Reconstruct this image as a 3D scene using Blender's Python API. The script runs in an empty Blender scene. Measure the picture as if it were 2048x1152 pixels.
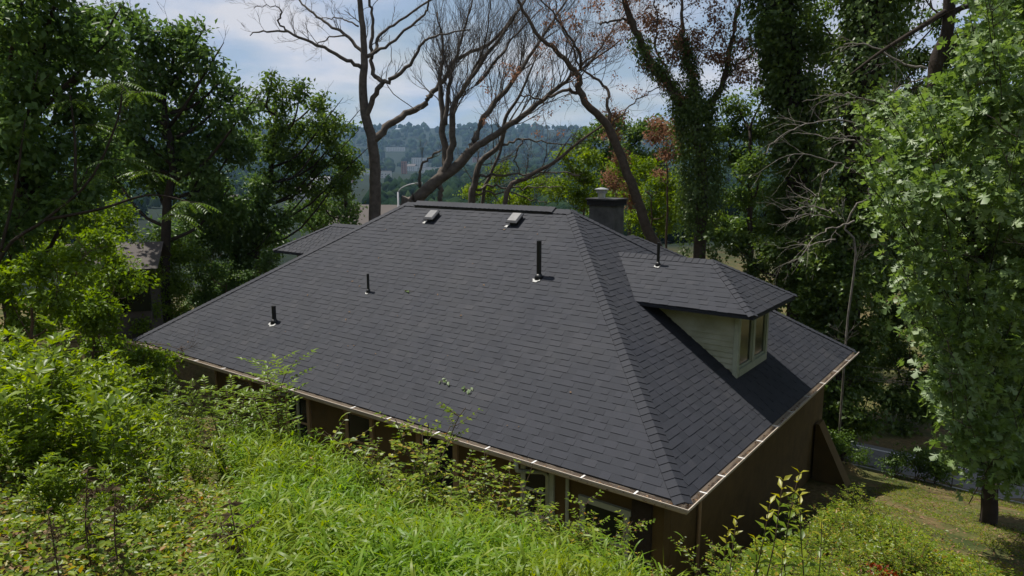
import bpy, math, random
import numpy as np
from mathutils import Vector, Matrix
R = math.radians
random.seed(7)
rg = np.random.default_rng(11)
scn = bpy.context.scene
COL = scn.collection

# ------------------------------------------------------------------ camera
CZ = 7.8                       # eye height above the pad the house stands on
FPX = 1448.8                   # focal length in photo pixels (2048 wide)
PITCH = 0.1732
cd = bpy.data.cameras.new('camera')
cam = bpy.data.objects.new('camera', cd)
COL.objects.link(cam)
cam.location = (0, 0, CZ)
cam.rotation_euler = (math.pi / 2 - PITCH, 0, 0)
cd.sensor_width = 36
cd.lens = FPX / 2048 * 36
cd.clip_start = 0.05
cd.clip_end = 20000
scn.camera = cam

# ------------------------------------------------------------------ house axes (needed by the sun)
D1 = np.array([-0.79926, 0.60098, 0.0])     # along the rear eave, away from the near corner
D2 = np.array([0.60098, 0.79926, 0.0])      # across the house, towards the street
NX, NY = 2.541, 10.0
EAVE = CZ - 4.989
L, W, HR = 16.583, 10.993, 3.80
INS = W / 2
PIT = HR / INS

# ------------------------------------------------------------------ sun and sky
SUN_EL = R(66)
tosun = D1 * math.cos(SUN_EL) + np.array([0, 0, math.sin(SUN_EL)])
sd = bpy.data.lights.new('sun', 'SUN')
sd.energy = 5.0
sd.angle = R(0.55)
sd.color = (1.0, 0.95, 0.87)
sun = bpy.data.objects.new('sun', sd)
COL.objects.link(sun)
sun.rotation_euler = Vector(tosun).to_track_quat('Z', 'Y').to_euler()
sun.location = (-30, 40, 60)

world = bpy.data.worlds.new('World')
scn.world = world
world.use_nodes = True
wn = world.node_tree.nodes
wl = world.node_tree.links
wn.clear()
wo = wn.new('ShaderNodeOutputWorld')
bg = wn.new('ShaderNodeBackground')
sky = wn.new('ShaderNodeTexSky')
sky.sky_type = 'NISHITA'
sky.sun_disc = False
sky.sun_elevation = SUN_EL
sky.sun_rotation = math.atan2(tosun[0], tosun[1])
sky.air_density = 1.3
sky.dust_density = 0.6
bg.inputs['Strength'].default_value = 0.05
tc = wn.new('ShaderNodeTexCoord')
sep = wn.new('ShaderNodeSeparateXYZ')
wl.new(tc.outputs['Generated'], sep.inputs[0])
mz = wn.new('ShaderNodeMath'); mz.operation = 'MAXIMUM'; mz.inputs[1].default_value = 0.0
wl.new(sep.outputs['Z'], mz.inputs[0])
az = wn.new('ShaderNodeMath'); az.operation = 'ADD'; az.inputs[1].default_value = 0.22
wl.new(mz.outputs[0], az.inputs[0])
dv = wn.new('ShaderNodeVectorMath'); dv.operation = 'DIVIDE'
cz3 = wn.new('ShaderNodeCombineXYZ')
for i in range(3):
    wl.new(az.outputs[0], cz3.inputs[i])
wl.new(tc.outputs['Generated'], dv.inputs[0])
wl.new(cz3.outputs[0], dv.inputs[1])
cn = wn.new('ShaderNodeTexNoise')
cn.inputs['Scale'].default_value = 1.15
cn.inputs['Detail'].default_value = 9
cn.inputs['Roughness'].default_value = 0.56
cn.inputs['Distortion'].default_value = 0.35
wl.new(dv.outputs[0], cn.inputs['Vector'])
cr = wn.new('ShaderNodeValToRGB')
cr.color_ramp.elements[0].position = 0.42
cr.color_ramp.elements[0].color = (0.45, 0.45, 0.45, 1)
cr.color_ramp.elements[1].position = 0.60
cr.color_ramp.elements[1].color = (1, 1, 1, 1)
wl.new(cn.outputs['Fac'], cr.inputs['Fac'])
cn2 = wn.new('ShaderNodeTexNoise')
cn2.inputs['Scale'].default_value = 2.3
cn2.inputs['Detail'].default_value = 7
wl.new(dv.outputs[0], cn2.inputs['Vector'])
cc = wn.new('ShaderNodeValToRGB')
cc.color_ramp.elements[0].position = 0.40
cc.color_ramp.elements[0].color = (5.4, 6.8, 9.4, 1)
cc.color_ramp.elements[1].position = 0.60
cc.color_ramp.elements[1].color = (9.8, 9.7, 10.3, 1)
wl.new(cn2.outputs['Fac'], cc.inputs['Fac'])
mx = wn.new('ShaderNodeMix'); mx.data_type = 'RGBA'
wl.new(cr.outputs['Color'], mx.inputs['Factor'])
wl.new(sky.outputs['Color'], mx.inputs['A'])
wl.new(cc.outputs['Color'], mx.inputs['B'])
wl.new(mx.outputs['Result'], bg.inputs['Color'])
wl.new(bg.outputs[0], wo.inputs['Surface'])

vs = scn.view_settings
vs.view_transform = 'Standard'
vs.look = 'None'
vs.gamma = 1
vs.exposure = 0.5
vs.use_curve_mapping = False

# ------------------------------------------------------------------ helpers
def unit(v):
    v = np.asarray(v, float)
    return v / (np.linalg.norm(v) + 1e-12)

_fw = np.array([0, math.cos(PITCH), -math.sin(PITCH)])
_rt = np.array([1.0, 0, 0])
_up = np.cross(_rt, _fw)

def at(px, py, depth):
    """world point at a distance ahead, for laying out the place"""
    v = _fw + _rt * (px - 1024) / FPX - _up * (py - 576) / FPX
    return v * (depth / v[1]) + np.array([0, 0, CZ])

def uvw(u, v, z=0.0):
    p = np.array([NX, NY, 0]) + D1 * u + D2 * v
    return np.array([p[0], p[1], z])

def to_uv(x, y):
    dx, dy = x - NX, y - NY
    return dx * D1[0] + dy * D1[1], dx * D2[0] + dy * D2[1]

def tag(o, label=None, cat=None, group=None, kind=None):
    if label: o['label'] = label
    if cat: o['category'] = cat
    if group: o['group'] = group
    if kind: o['kind'] = kind
    return o

def empty(name, loc=(0, 0, 0), rz=0.0):
    o = bpy.data.objects.new(name, None)
    o.empty_display_size = 0.3
    COL.objects.link(o)
    o.location = loc
    o.rotation_euler = (0, 0, rz)
    return o

def add(name, me, parent=None):
    o = bpy.data.objects.new(name, me)
    COL.objects.link(o)
    if parent: o.parent = parent
    return o

class MB:
    def __init__(s):
        s.v = []; s.f = []; s.smooth = False; s.tint = []
    def poly(s, pts, t=None):
        n = len(s.v)
        s.v += [tuple(map(float, p)) for p in pts]
        s.f.append(tuple(range(n, n + len(pts))))
        if t is not None: s.tint += [t] * len(pts)
    def box(s, c, x, y, z):
        """centre and three half vectors"""
        c, x, y, z = [np.asarray(a, float) for a in (c, x, y, z)]
        n = len(s.v)
        for k in (-1, 1):
            for j in (-1, 1):
                for i in (-1, 1):
                    s.v.append(tuple(c + i * x + j * y + k * z))
        if np.dot(np.cross(x, y), z) > 0:
            fs = [(0, 2, 3, 1), (4, 5, 7, 6), (0, 1, 5, 4), (2, 6, 7, 3), (0, 4, 6, 2), (1, 3, 7, 5)]
        else:
            fs = [(0, 1, 3, 2), (4, 6, 7, 5), (0, 4, 5, 1), (2, 3, 7, 6), (0, 2, 6, 4), (1, 5, 7, 3)]
        s.f += [tuple(n + q for q in f) for f in fs]
    def bb(s, x0, x1, y0, y1, z0, z1):
        s.box(((x0 + x1) / 2, (y0 + y1) / 2, (z0 + z1) / 2), ((x1 - x0) / 2, 0, 0), (0, (y1 - y0) / 2, 0), (0, 0, (z1 - z0) / 2))
    def tube(s, pts, rad, sides=6, cap=True):
        pts = np.asarray(pts, float)
        n = len(pts)
        rad = np.broadcast_to(np.asarray(rad, float), (n,))
        t = np.gradient(pts, axis=0)
        t /= np.linalg.norm(t, axis=1)[:, None] + 1e-12
        ref = np.array([0.31, 0.22, 0.92]) if abs(t[0][2]) < 0.9 else np.array([0.95, 0.2, 0.1])
        a = np.cross(t, ref); a /= np.linalg.norm(a, axis=1)[:, None] + 1e-12
        b = np.cross(t, a)
        ang = np.arange(sides) * 2 * math.pi / sides
        ring = pts[:, None, :] + rad[:, None, None] * (np.cos(ang)[None, :, None] * a[:, None, :] + np.sin(ang)[None, :, None] * b[:, None, :])
        n0 = len(s.v)
        s.v += [tuple(q) for q in ring.reshape(-1, 3)]
        for i in range(n - 1):
            o = n0 + i * sides
            for j in range(sides):
                k = (j + 1) % sides
                s.f.append((o + j, o + sides + j, o + sides + k, o + k))
        if cap:
            s.f.append(tuple(n0 + j for j in range(sides)))
            s.f.append(tuple(n0 + (n - 1) * sides + j for j in reversed(range(sides))))
    def mesh(s, name, mat):
        me = bpy.data.meshes.new(name)
        me.from_pydata(s.v, [], s.f)
        if s.smooth:
            me.polygons.foreach_set('use_smooth', [True] * len(me.polygons))
        if s.tint:
            a = me.attributes.new('rnd', 'FLOAT', 'POINT')
            a.data.foreach_set('value', s.tint)
        me.materials.append(mat)
        me.update()
        return me
    def build(s, name, mat, parent=None):
        return add(name, s.mesh(name, mat), parent)

# leaf templates: vertices (x across, y along, z up off the blade) and quads/tris
def tmpl_leaf(w=0.5, fold=0.12, bend=0.15):
    v = [(0, 0, 0), (w * .5, .42, fold), (0, 1, -bend), (-w * .5, .42, fold), (0, .42, 0)]
    return np.array(v), [(0, 1, 4), (1, 2, 4), (0, 4, 3), (4, 2, 3)]

def tmpl_simple(w=0.55, bend=0.12):
    v = [(0, 0, 0), (w * .5, .45, .08), (0, 1, -bend), (-w * .5, .45, .08)]
    return np.array(v), [(0, 1, 2), (0, 2, 3)]

def tmpl_blade(w=0.1):
    v = [(-w * .35, 0, 0), (w * .35, 0, 0), (w * .5, .35, .12), (-w * .5, .35, .12), (w * .35, .72, .08), (-w * .35, .72, .08), (0, 1, -.14)]
    return np.array(v), [(0, 1, 2), (0, 2, 3), (3, 2, 4), (3, 4, 5), (5, 4, 6)]

def tmpl_oak():
    out = [(0, 0), (.05, .20), (.30, .24), (.07, .36), (.46, .56), (.09, .56), (.30, .84), (0, 1)]
    v = []; n = len(out)
    for x, y in out: v.append((x, y, .25 * x - .1 * y * y))
    for x, y in out[1:-1]: v.append((-x, y, .25 * x - .1 * y * y))
    v.append((0, .38, 0)); c = len(v) - 1
    ring = list(range(n)) + list(range(len(v) - 2, n - 1, -1))
    f = [(ring[i], ring[(i + 1) % len(ring)], c) for i in range(len(ring))]
    return np.array(v), f

def tmpl_ivy():
    v = [(0, 0, 0), (.42, -.05, .05), (.30, .40, .04), (0, .9, -.1), (-.30, .40, .04), (-.42, -.05, .05)]
    return np.array(v), [(0, 1, 2), (0, 2, 3), (0, 3, 4), (0, 4, 5)]

def leaf_mesh(name, base, direc, nrm, size, tmpl, mat, rnd=None):
    tv, tf = tmpl
    N = len(base)
    d = direc / (np.linalg.norm(direc, axis=1)[:, None] + 1e-9)
    x = np.cross(d, nrm); x /= np.linalg.norm(x, axis=1)[:, None] + 1e-9
    z = np.cross(x, d)
    P = base[:, None, :] + size[:, None, None] * (tv[None, :, 0:1] * x[:, None, :] + tv[None, :, 1:2] * d[:, None, :] + tv[None, :, 2:3] * z[:, None, :])
    k = len(tv); m = len(tf)
    F = (np.array(tf)[None] + (np.arange(N) * k)[:, None, None]).reshape(-1)
    me = bpy.data.meshes.new(name)
    me.vertices.add(N * k)
    me.vertices.foreach_set('co', P.astype(np.float32).ravel())
    me.loops.add(len(F))
    me.loops.foreach_set('vertex_index', F.astype(np.int32))
    me.polygons.add(N * m)
    me.polygons.foreach_set('loop_start', np.arange(N * m, dtype=np.int32) * 3)
    me.polygons.foreach_set('loop_total', np.full(N * m, 3, np.int32))
    a = me.attributes.new('rnd', 'FLOAT', 'POINT')
    if rnd is None: rnd = rg.random(N)
    a.data.foreach_set('value', np.repeat(rnd, k).astype(np.float32))
    me.materials.append(mat)
    me.update(calc_edges=True)
    return me

def rdir(n):
    v = rg.normal(size=(n, 3))
    return v / np.linalg.norm(v, axis=1)[:, None]

# ------------------------------------------------------------------ materials
def nmat(name):
    m = bpy.data.materials.new(name)
    m.use_nodes = True
    nt = m.node_tree
    b = nt.nodes['Principled BSDF']
    return m, nt, b

def ramp(nt, fac, stops):
    r = nt.nodes.new('ShaderNodeValToRGB')
    e = r.color_ramp.elements
    while len(e) < len(stops): e.new(0.5)
    for i, (p, c) in enumerate(stops):
        e[i].position = p; e[i].color = (*c, 1)
    nt.links.new(fac, r.inputs['Fac'])
    return r.outputs['Color']

def noise(nt, scale, detail=4, rough=0.55, coord='Object'):
    t = nt.nodes.new('ShaderNodeTexCoord')
    n = nt.nodes.new('ShaderNodeTexNoise')
    n.inputs['Scale'].default_value = scale
    n.inputs['Detail'].default_value = detail
    n.inputs['Roughness'].default_value = rough
    nt.links.new(t.outputs[coord], n.inputs['Vector'])
    return n.outputs['Fac']

def bump(nt, b, h, strength=0.3, dist=0.02):
    u = nt.nodes.new('ShaderNodeBump')
    u.inputs['Strength'].default_value = strength
    u.inputs['Distance'].default_value = dist
    nt.links.new(h, u.inputs['Height'])
    nt.links.new(u.outputs['Normal'], b.inputs['Normal'])

def simple(name, c1, c2=None, rough=0.7, scale=6, spec=0.3, bmp=0.0, metal=0.0):
    m, nt, b = nmat(name)
    b.inputs['Roughness'].default_value = rough
    b.inputs['Specular IOR Level'].default_value = spec
    b.inputs['Metallic'].default_value = metal
    c2 = c2 or tuple(x * 0.7 for x in c1)
    f = noise(nt, scale, 6, 0.6)
    nt.links.new(ramp(nt, f, [(0.3, c2), (0.7, c1)]), b.inputs['Base Color'])
    if bmp: bump(nt, b, noise(nt, scale * 6, 5, 0.6), bmp, 0.02)
    return m

def leafmat(name, stops, trans=0.45, gloss=0.10, rough=0.38, patch=0.0, patchcol=None):
    m, nt, b = nmat(name)
    nt.nodes.remove(b)
    out = [n for n in nt.nodes if n.type == 'OUTPUT_MATERIAL'][0]
    at_ = nt.nodes.new('ShaderNodeAttribute'); at_.attribute_name = 'rnd'
    col = ramp(nt, at_.outputs['Fac'], stops)
    if patchcol:
        mxx = nt.nodes.new('ShaderNodeMix'); mxx.data_type = 'RGBA'
        g = noise(nt, patch, 3)
        rr = ramp(nt, g, [(0.42, (0, 0, 0)), (0.68, (0.75, 0.75, 0.75))])
        nt.links.new(rr, mxx.inputs['Factor'])
        nt.links.new(col, mxx.inputs['A'])
        mxx.inputs['B'].default_value = (*patchcol, 1)
        col = mxx.outputs['Result']
    df = nt.nodes.new('ShaderNodeBsdfDiffuse')
    tr = nt.nodes.new('ShaderNodeBsdfTranslucent')
    gl = nt.nodes.new('ShaderNodeBsdfGlossy')
    gl.inputs['Roughness'].default_value = rough
    hs = nt.nodes.new('ShaderNodeHueSaturation')
    hs.inputs['Hue'].default_value = 0.485
    hs.inputs['Saturation'].default_value = 1.1
    hs.inputs['Value'].default_value = 1.35
    nt.links.new(col, df.inputs['Color'])
    nt.links.new(col, hs.inputs['Color'])
    nt.links.new(hs.outputs['Color'], tr.inputs['Color'])
    m1 = nt.nodes.new('ShaderNodeMixShader'); m1.inputs[0].default_value = trans
    nt.links.new(df.outputs[0], m1.inputs[1]); nt.links.new(tr.outputs[0], m1.inputs[2])
    m2 = nt.nodes.new('ShaderNodeMixShader'); m2.inputs[0].default_value = gloss * 0.5
    nt.links.new(m1.outputs[0], m2.inputs[1]); nt.links.new(gl.outputs[0], m2.inputs[2])
    nt.links.new(m2.outputs[0], out.inputs['Surface'])
    return m

M = {}
# shingles: granule colour with slow blotches, piece tint from the 'rnd' attribute
m, nt, b = nmat('asphalt_shingle')
a_ = nt.nodes.new('ShaderNodeAttribute'); a_.attribute_name = 'rnd'
base = ramp(nt, a_.outputs['Fac'], [(0.0, (0.0156, 0.0173, 0.0239)), (0.5, (0.0196, 0.0217, 0.0288)), (0.85, (0.0232, 0.0249, 0.0329)), (1.0, (0.0259, 0.0273, 0.0344))])
gr = ramp(nt, noise(nt, 260, 2, 0.7), [(0.25, (0.55, 0.55, 0.55)), (0.75, (1.35, 1.35, 1.35))])
bl = ramp(nt, noise(nt, 0.8, 7, 0.68), [(0.28, (0.74, 0.78, 0.88)), (0.5, (1.0, 1.0, 1.0)), (0.72, (1.24, 1.19, 1.10))])
x1 = nt.nodes.new('ShaderNodeMix'); x1.data_type = 'RGBA'; x1.blend_type = 'MULTIPLY'; x1.inputs['Factor'].default_value = 1
nt.links.new(base, x1.inputs['A']); nt.links.new(gr, x1.inputs['B'])
x2 = nt.nodes.new('ShaderNodeMix'); x2.data_type = 'RGBA'; x2.blend_type = 'MULTIPLY'; x2.inputs['Factor'].default_value = 1
nt.links.new(x1.outputs['Result'], x2.inputs['A']); nt.links.new(bl, x2.inputs['B'])
nt.links.new(x2.outputs['Result'], b.inputs['Base Color'])
b.inputs['Roughness'].default_value = 0.82
b.inputs['Specular IOR Level'].default_value = 0.35
bump(nt, b, noise(nt, 200, 3, 0.7), 0.5, 0.004)
M['shingle'] = m
M['stucco'] = simple('ochre_stucco', (0.120, 0.082, 0.030), (0.080, 0.055, 0.021), 0.9, 3, 0.2, 0.25)
M['trim'] = simple('green_grey_trim', (0.3680, 0.4000, 0.3200), (0.2720, 0.3040, 0.2400), 0.55, 5)
M['siding'] = simple('pale_green_siding', (0.4000, 0.4160, 0.3360), (0.2640, 0.2800, 0.1920), 0.7, 2.2)
M['gutter'] = simple('gutter_paint', (0.4650, 0.4050, 0.3375), (0.3750, 0.3225, 0.2625), 0.42, 4, 0.5)
M['clip'] = simple('white_clip', (0.6400, 0.6320, 0.6080), (0.5600, 0.5440, 0.5200), 0.4, 9, 0.5)
M['fascia'] = simple('fascia_paint', (0.30, 0.21, 0.12), (0.22, 0.15, 0.08), 0.7, 5)
M['soffit'] = simple('soffit_board', (0.20, 0.12, 0.05), (0.14, 0.08, 0.03), 0.85, 4)
M['black'] = simple('black_pipe', (0.012, 0.012, 0.013), (0.009, 0.009, 0.010), 0.45, 20, 0.4)
M['flash'] = simple('sealant_white', (0.4320, 0.4320, 0.4200), (0.2700, 0.2700, 0.2580), 0.6, 25)
M['flashlead'] = simple('lead_flashing', (0.30, 0.31, 0.33), (0.2, 0.2, 0.22), 0.5, 20, 0.5)
M['ventcap'] = simple('vent_cap_metal', (0.10, 0.10, 0.105), (0.06, 0.06, 0.065), 0.5, 9, 0.3)
M['galv'] = simple('galvanised', (0.5040, 0.5180, 0.5320), (0.3850, 0.3920, 0.4060), 0.35, 14, 0.5, 0, 0.7)
M['concrete'] = simple('chimney_render', (0.1056, 0.1056, 0.0960), (0.0480, 0.0480, 0.0456), 0.9, 3.5, 0.2, 0.4)
M['soot'] = simple('sooty_cap', (0.0210, 0.0204, 0.0198), (0.0120, 0.0120, 0.0120), 0.9, 5, 0.2, 0.3)
M['slab'] = simple('cap_slab', (0.0563, 0.0563, 0.0563), (0.0360, 0.0360, 0.0360), 0.9, 6, 0.2, 0.3)
M['litter'] = simple('dead_leaf', (0.34, 0.17, 0.07), (0.20, 0.10, 0.045), 0.8, 30)
m, nt, b = nmat('window_glass')
b.inputs['Base Color'].default_value = (0.012, 0.016, 0.012, 1)
b.inputs['Roughness'].default_value = 0.12
b.inputs['Specular IOR Level'].default_value = 0.3
M['glass'] = m
M['dark'] = simple('dark_interior', (0.008, 0.008, 0.008), None, 0.9)
M['bark'] = simple('grey_brown_bark', (0.115, 0.090, 0.070), (0.055, 0.043, 0.034), 0.92, 7, 0.15, 0.6)
M['deadbark'] = simple('weathered_dead_bark', (0.135, 0.115, 0.098), (0.055, 0.047, 0.040), 0.9, 5, 0.15, 0.6)
M['pale'] = simple('bleached_twig', (0.21, 0.19, 0.16), (0.12, 0.11, 0.09), 0.85, 6, 0.15)
M['darkbark'] = simple('dark_bark', (0.05, 0.040, 0.032), (0.026, 0.021, 0.017), 0.95, 5, 0.1, 0.6)
M['stem'] = simple('green_stem', (0.10, 0.12, 0.035), (0.07, 0.07, 0.025), 0.6, 12)
M['brownstem'] = simple('brown_stem', (0.10, 0.065, 0.04), (0.06, 0.04, 0.025), 0.8, 12)
# leaves
M['l_dark'] = leafmat('leaf_deep_green', [(0, (0.0439, 0.0900, 0.0220)), (0.6, (0.0731, 0.1350, 0.0303)), (1, (0.1186, 0.1874, 0.0413))], 0.42, 0.035)
M['l_mid'] = leafmat('leaf_mid_green', [(0, (0.0494, 0.0913, 0.0162)), (0.6, (0.0747, 0.1342, 0.0216)), (1, (0.1184, 0.1793, 0.0306))], 0.46, 0.035)
M['l_fresh'] = leafmat('leaf_fresh_green', [(0, (0.0744, 0.1342, 0.0128)), (0.6, (0.1176, 0.1947, 0.0176)), (1, (0.1656, 0.2475, 0.0272))], 0.52, 0.03)
M['l_yellow'] = leafmat('leaf_yellow_green', [(0, (0.0741, 0.1284, 0.0110)), (0.6, (0.1162, 0.1842, 0.0150)), (1, (0.1630, 0.2205, 0.0260))], 0.54, 0.02)
M['l_oak'] = leafmat('leaf_oak', [(0, (0.0791, 0.1450, 0.0268)), (0.6, (0.1265, 0.2126, 0.0414)), (1, (0.1976, 0.2836, 0.0670))], 0.46, 0.12, 0.55)
M['l_ivy'] = leafmat('leaf_ivy', [(0, (0.0426, 0.0799, 0.0137)), (0.6, (0.0734, 0.1252, 0.0205)), (1, (0.1417, 0.1978, 0.0319))], 0.38, 0.05, 0.4)
M['l_brown'] = leafmat('leaf_dead_brown', [(0, (0.14, 0.078, 0.046)), (0.6, (0.21, 0.125, 0.075)), (1, (0.29, 0.19, 0.12))], 0.45, 0.0, 0.6)
M['l_grass'] = leafmat('grass_blade', [(0, (0.0743, 0.1574, 0.0068)), (0.5, (0.1221, 0.2332, 0.0095)), (0.85, (0.1752, 0.2915, 0.0150)), (0.95, (0.2549, 0.3148, 0.0408)), (1, (0.2974, 0.2798, 0.0612))], 0.52, 0.035, 0.45, 1.4, (0.2006, 0.2310, 0.0128))
M['l_cover'] = leafmat('ground_cover_leaf', [(0, (0.0683, 0.1189, 0.0097)), (0.5, (0.1278, 0.1898, 0.0114)), (0.85, (0.2049, 0.2606, 0.0167)), (0.93, (0.2909, 0.2846, 0.0264)), (1, (0.2732, 0.1417, 0.0229))], 0.48, 0.04)
M['l_weed'] = leafmat('leaf_weed', [(0, (0.0900, 0.1512, 0.0112)), (0.6, (0.1380, 0.2128, 0.0144)), (1, (0.1980, 0.2688, 0.0240))], 0.52, 0.04)
M['l_wither'] = leafmat('leaf_withered', [(0, (0.05, 0.038, 0.022)), (1, (0.11, 0.085, 0.05))], 0.25, 0.0, 0.6)
M['l_red'] = leafmat('leaf_red', [(0, (0.16, 0.03, 0.012)), (1, (0.24, 0.07, 0.02))], 0.4, 0.05)
M['l_dry'] = leafmat('leaf_dry', [(0, (0.10, 0.055, 0.028)), (0.6, (0.18, 0.11, 0.055)), (1, (0.28, 0.19, 0.11))], 0.25, 0.03, 0.6)

# ------------------------------------------------------------------ terrain
def smooth(a, b, x):
    t = np.clip((x - a) / (b - a), 0, 1)
    return t * t * (3 - 2 * t)

_ph = rg.random((12, 3)) * 6.28
def wav(x, y, s):
    h = 0
    for i in range(6):
        k = s * (1.0 + 0.63 * i); a = 1.0 / (1 + i)
        h = h + a * np.sin(k * x * math.cos(i * 1.3) + k * y * math.sin(i * 1.3) + _ph[i, 0])
    return h / 2.0

def height(x, y):
    x = np.asarray(x, float); y = np.asarray(y, float)
    u, v = to_uv(x, y)
    # uphill side, then a fall to the street
    z = np.where(v < -4, -1.95 - 0.41 * (v + 9.5), -4.2 - 0.282 * (v + 4))
    z = np.maximum(z, -9.2 + 0 * z)
    z = z + 0.06 * wav(x, y, 1.1) * (1 - smooth(11.5, 12.4, v))
    # levelled pad and side yard around the house
    du = np.maximum(np.maximum((-0.35 - u) * 2.2, u - (L + 0.6)), 0)
    dv = np.maximum(np.maximum(-1.1 - v, v - (W + 0.8)), 0)
    d = np.hypot(du, dv)
    t = smooth(0.0, 2.4, d)
    pad = -7.8 - 0.05 * np.clip(v, 0, 20)
    z = np.minimum(z, pad * (1 - t) + z * t + 0 * t) * (d > 0) + np.where(d > 0, 0, pad)
    # beyond the street the land drops into the valley, then rises to wooded hills
    r = np.hypot(x, y)
    fall = smooth(17.5, 260, v)
    valley = -24 + 4 * wav(x, y, 0.004)
    z = np.where(v > 17.5, -9.2 * (1 - fall) + valley * fall, z)
    h1 = smooth(1500, 3300, r) * (150 + 30 * wav(x, y, 0.0016) + 8 * wav(x, y, 0.006) - 0.022 * (x + 500))
    z = z + h1 * (y > 0)
    # hillside the camera stands on continues to both sides
    sd_ = smooth(25, 120, u) * (1 - smooth(60, 400, v))
    z = z - 10 * sd_ * (v > -30)
    return z + CZ

def sp(a, b, n, k):
    t = np.linspace(-1, 1, n)
    s = np.sinh(k * t) / math.sinh(k)
    return np.where(s < 0, -a * -s * 1.0 if False else a * -s * -1.0, b * s)

gx = sp(5500, 5500, 330, 7.6)
gy = np.concatenate([np.linspace(-60, -6, 28), np.linspace(-5.6, 26, 120), 26 + 6000 * (np.sinh(np.linspace(0.01, 1, 100) * 6.6) / math.sinh(6.6))])
X, Y = np.meshgrid(gx, gy)
Z = height(X, Y)
nx_, ny_ = len(gx), len(gy)
gv = np.stack([X, Y, Z], -1).reshape(-1, 3)
idx = np.arange(nx_ * ny_).reshape(ny_, nx_)
gf = np.stack([idx[:-1, :-1], idx[:-1, 1:], idx[1:, 1:], idx[1:, :-1]], -1).reshape(-1, 4)
me = bpy.data.meshes.new('ground')
me.from_pydata(gv.tolist(), [], gf.tolist())
me.polygons.foreach_set('use_smooth', [True] * len(me.polygons))
m, nt, b = nmat('ground_soil_and_grass')
b.inputs['Roughness'].default_value = 0.95
b.inputs['Specular IOR Level'].default_value = 0.1
c1 = ramp(nt, noise(nt, 0.55, 8, 0.65), [(0.34, (0.040, 0.055, 0.016)), (0.48, (0.085, 0.085, 0.028)), (0.58, (0.135, 0.098, 0.046)), (0.72, (0.075, 0.085, 0.022))])
c2 = ramp(nt, noise(nt, 9, 6, 0.7), [(0.3, (0.55, 0.55, 0.55)), (0.7, (1.3, 1.3, 1.3))])
x1 = nt.nodes.new('ShaderNodeMix'); x1.data_type = 'RGBA'; x1.blend_type = 'MULTIPLY'; x1.inputs['Factor'].default_value = 1
nt.links.new(c1, x1.inputs['A']); nt.links.new(c2, x1.inputs['B'])
# far land is woodland
tcg = nt.nodes.new('ShaderNodeTexCoord'); ln = nt.nodes.new('ShaderNodeVectorMath'); ln.operation = 'LENGTH'
nt.links.new(tcg.outputs['Object'], ln.inputs[0])
mr = nt.nodes.new('ShaderNodeMapRange'); mr.inputs['From Min'].default_value = 40; mr.inputs['From Max'].default_value = 120
nt.links.new(ln.outputs['Value'], mr.inputs['Value'])
cf = ramp(nt, noise(nt, 0.02, 9, 0.7), [(0.35, (0.005, 0.010, 0.006)), (0.65, (0.010, 0.018, 0.008))])
x3 = nt.nodes.new('ShaderNodeMix'); x3.data_type = 'RGBA'
nt.links.new(mr.outputs[0], x3.inputs['Factor']); nt.links.new(x1.outputs['Result'], x3.inputs['A']); nt.links.new(cf, x3.inputs['B'])
nt.links.new(x3.outputs['Result'], b.inputs['Base Color'])
bump(nt, b, noise(nt, 14, 6, 0.7), 0.6, 0.05)
me.materials.append(m)
ground = add('ground', me)
tag(ground, 'sloping ground of grass and bare earth falling towards the street', 'ground', kind='structure')

def hz(x, y):
    return float(height(np.array([x]), np.array([y]))[0])

# street below the house: asphalt, kerb and painted line, along the house axis
def strip(name, mat, v0, v1, lift, u0=6.0, u1=-70.0, n=60, thick=None):
    mb = MB()
    us = np.linspace(u0, u1, n)
    for i in range(n - 1):
        q = []
        for uu, vv in ((us[i], v0), (us[i + 1], v0), (us[i + 1], v1), (us[i], v1)):
            p = uvw(uu, vv); q.append((p[0], p[1], CZ - 9.2 + lift))
        mb.poly(q)
        if thick:
            a, b_, c_, d_ = q
            lo = lambda p: (p[0], p[1], p[2] - thick)
            mb.poly([lo(a), lo(b_), b_, a]); mb.poly([d_, c_, lo(c_), lo(d_)])
    o = mb.build(name, mat)
    return tag(o, kind='structure')
M['asphalt'] = simple('street_asphalt', (0.1913, 0.1855, 0.1743), (0.1237, 0.1237, 0.1182), 0.9, 3, 0.2, 0.3)
M['kerb'] = simple('kerb_concrete', (0.34, 0.33, 0.31), (0.22, 0.21, 0.2), 0.9, 4, 0.2, 0.2)
M['paint'] = simple('road_paint', (0.62, 0.62, 0.60), (0.45, 0.45, 0.43), 0.7, 8)
tag(strip('street', M['asphalt'], 13.35, 15.6, 0.02), 'grey asphalt street running past the lawn', 'street')
tag(strip('kerb', M['kerb'], 13.2, 13.35, 0.13, thick=0.25), 'pale concrete kerb on the lawn side of the street', 'kerb')
tag(strip('road_line', M['paint'], 15.2, 15.3, 0.026), 'white painted edge line on the street', 'road line')

# ------------------------------------------------------------------ the house
house = empty('house', (NX, NY, CZ - 7.8), math.atan2(-D1[1], -D1[0]))
tag(house, 'bungalow with dark grey shingled hip roof, dormers and ochre stucco walls', 'house')
E0 = EAVE - (CZ - 7.8)           # eave height over the pad

def H(u, v, w):                  # u along the rear eave, v across, w above the eave
    return np.array([-u, v, w + E0])

WID = [0.13, 0.18, 0.24, 0.31]
EXP = 0.145
pieces = []                      # (world distance, O, A, S, Nn, width, high, tint)
rest = MB()
EPS = 0.006

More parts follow.
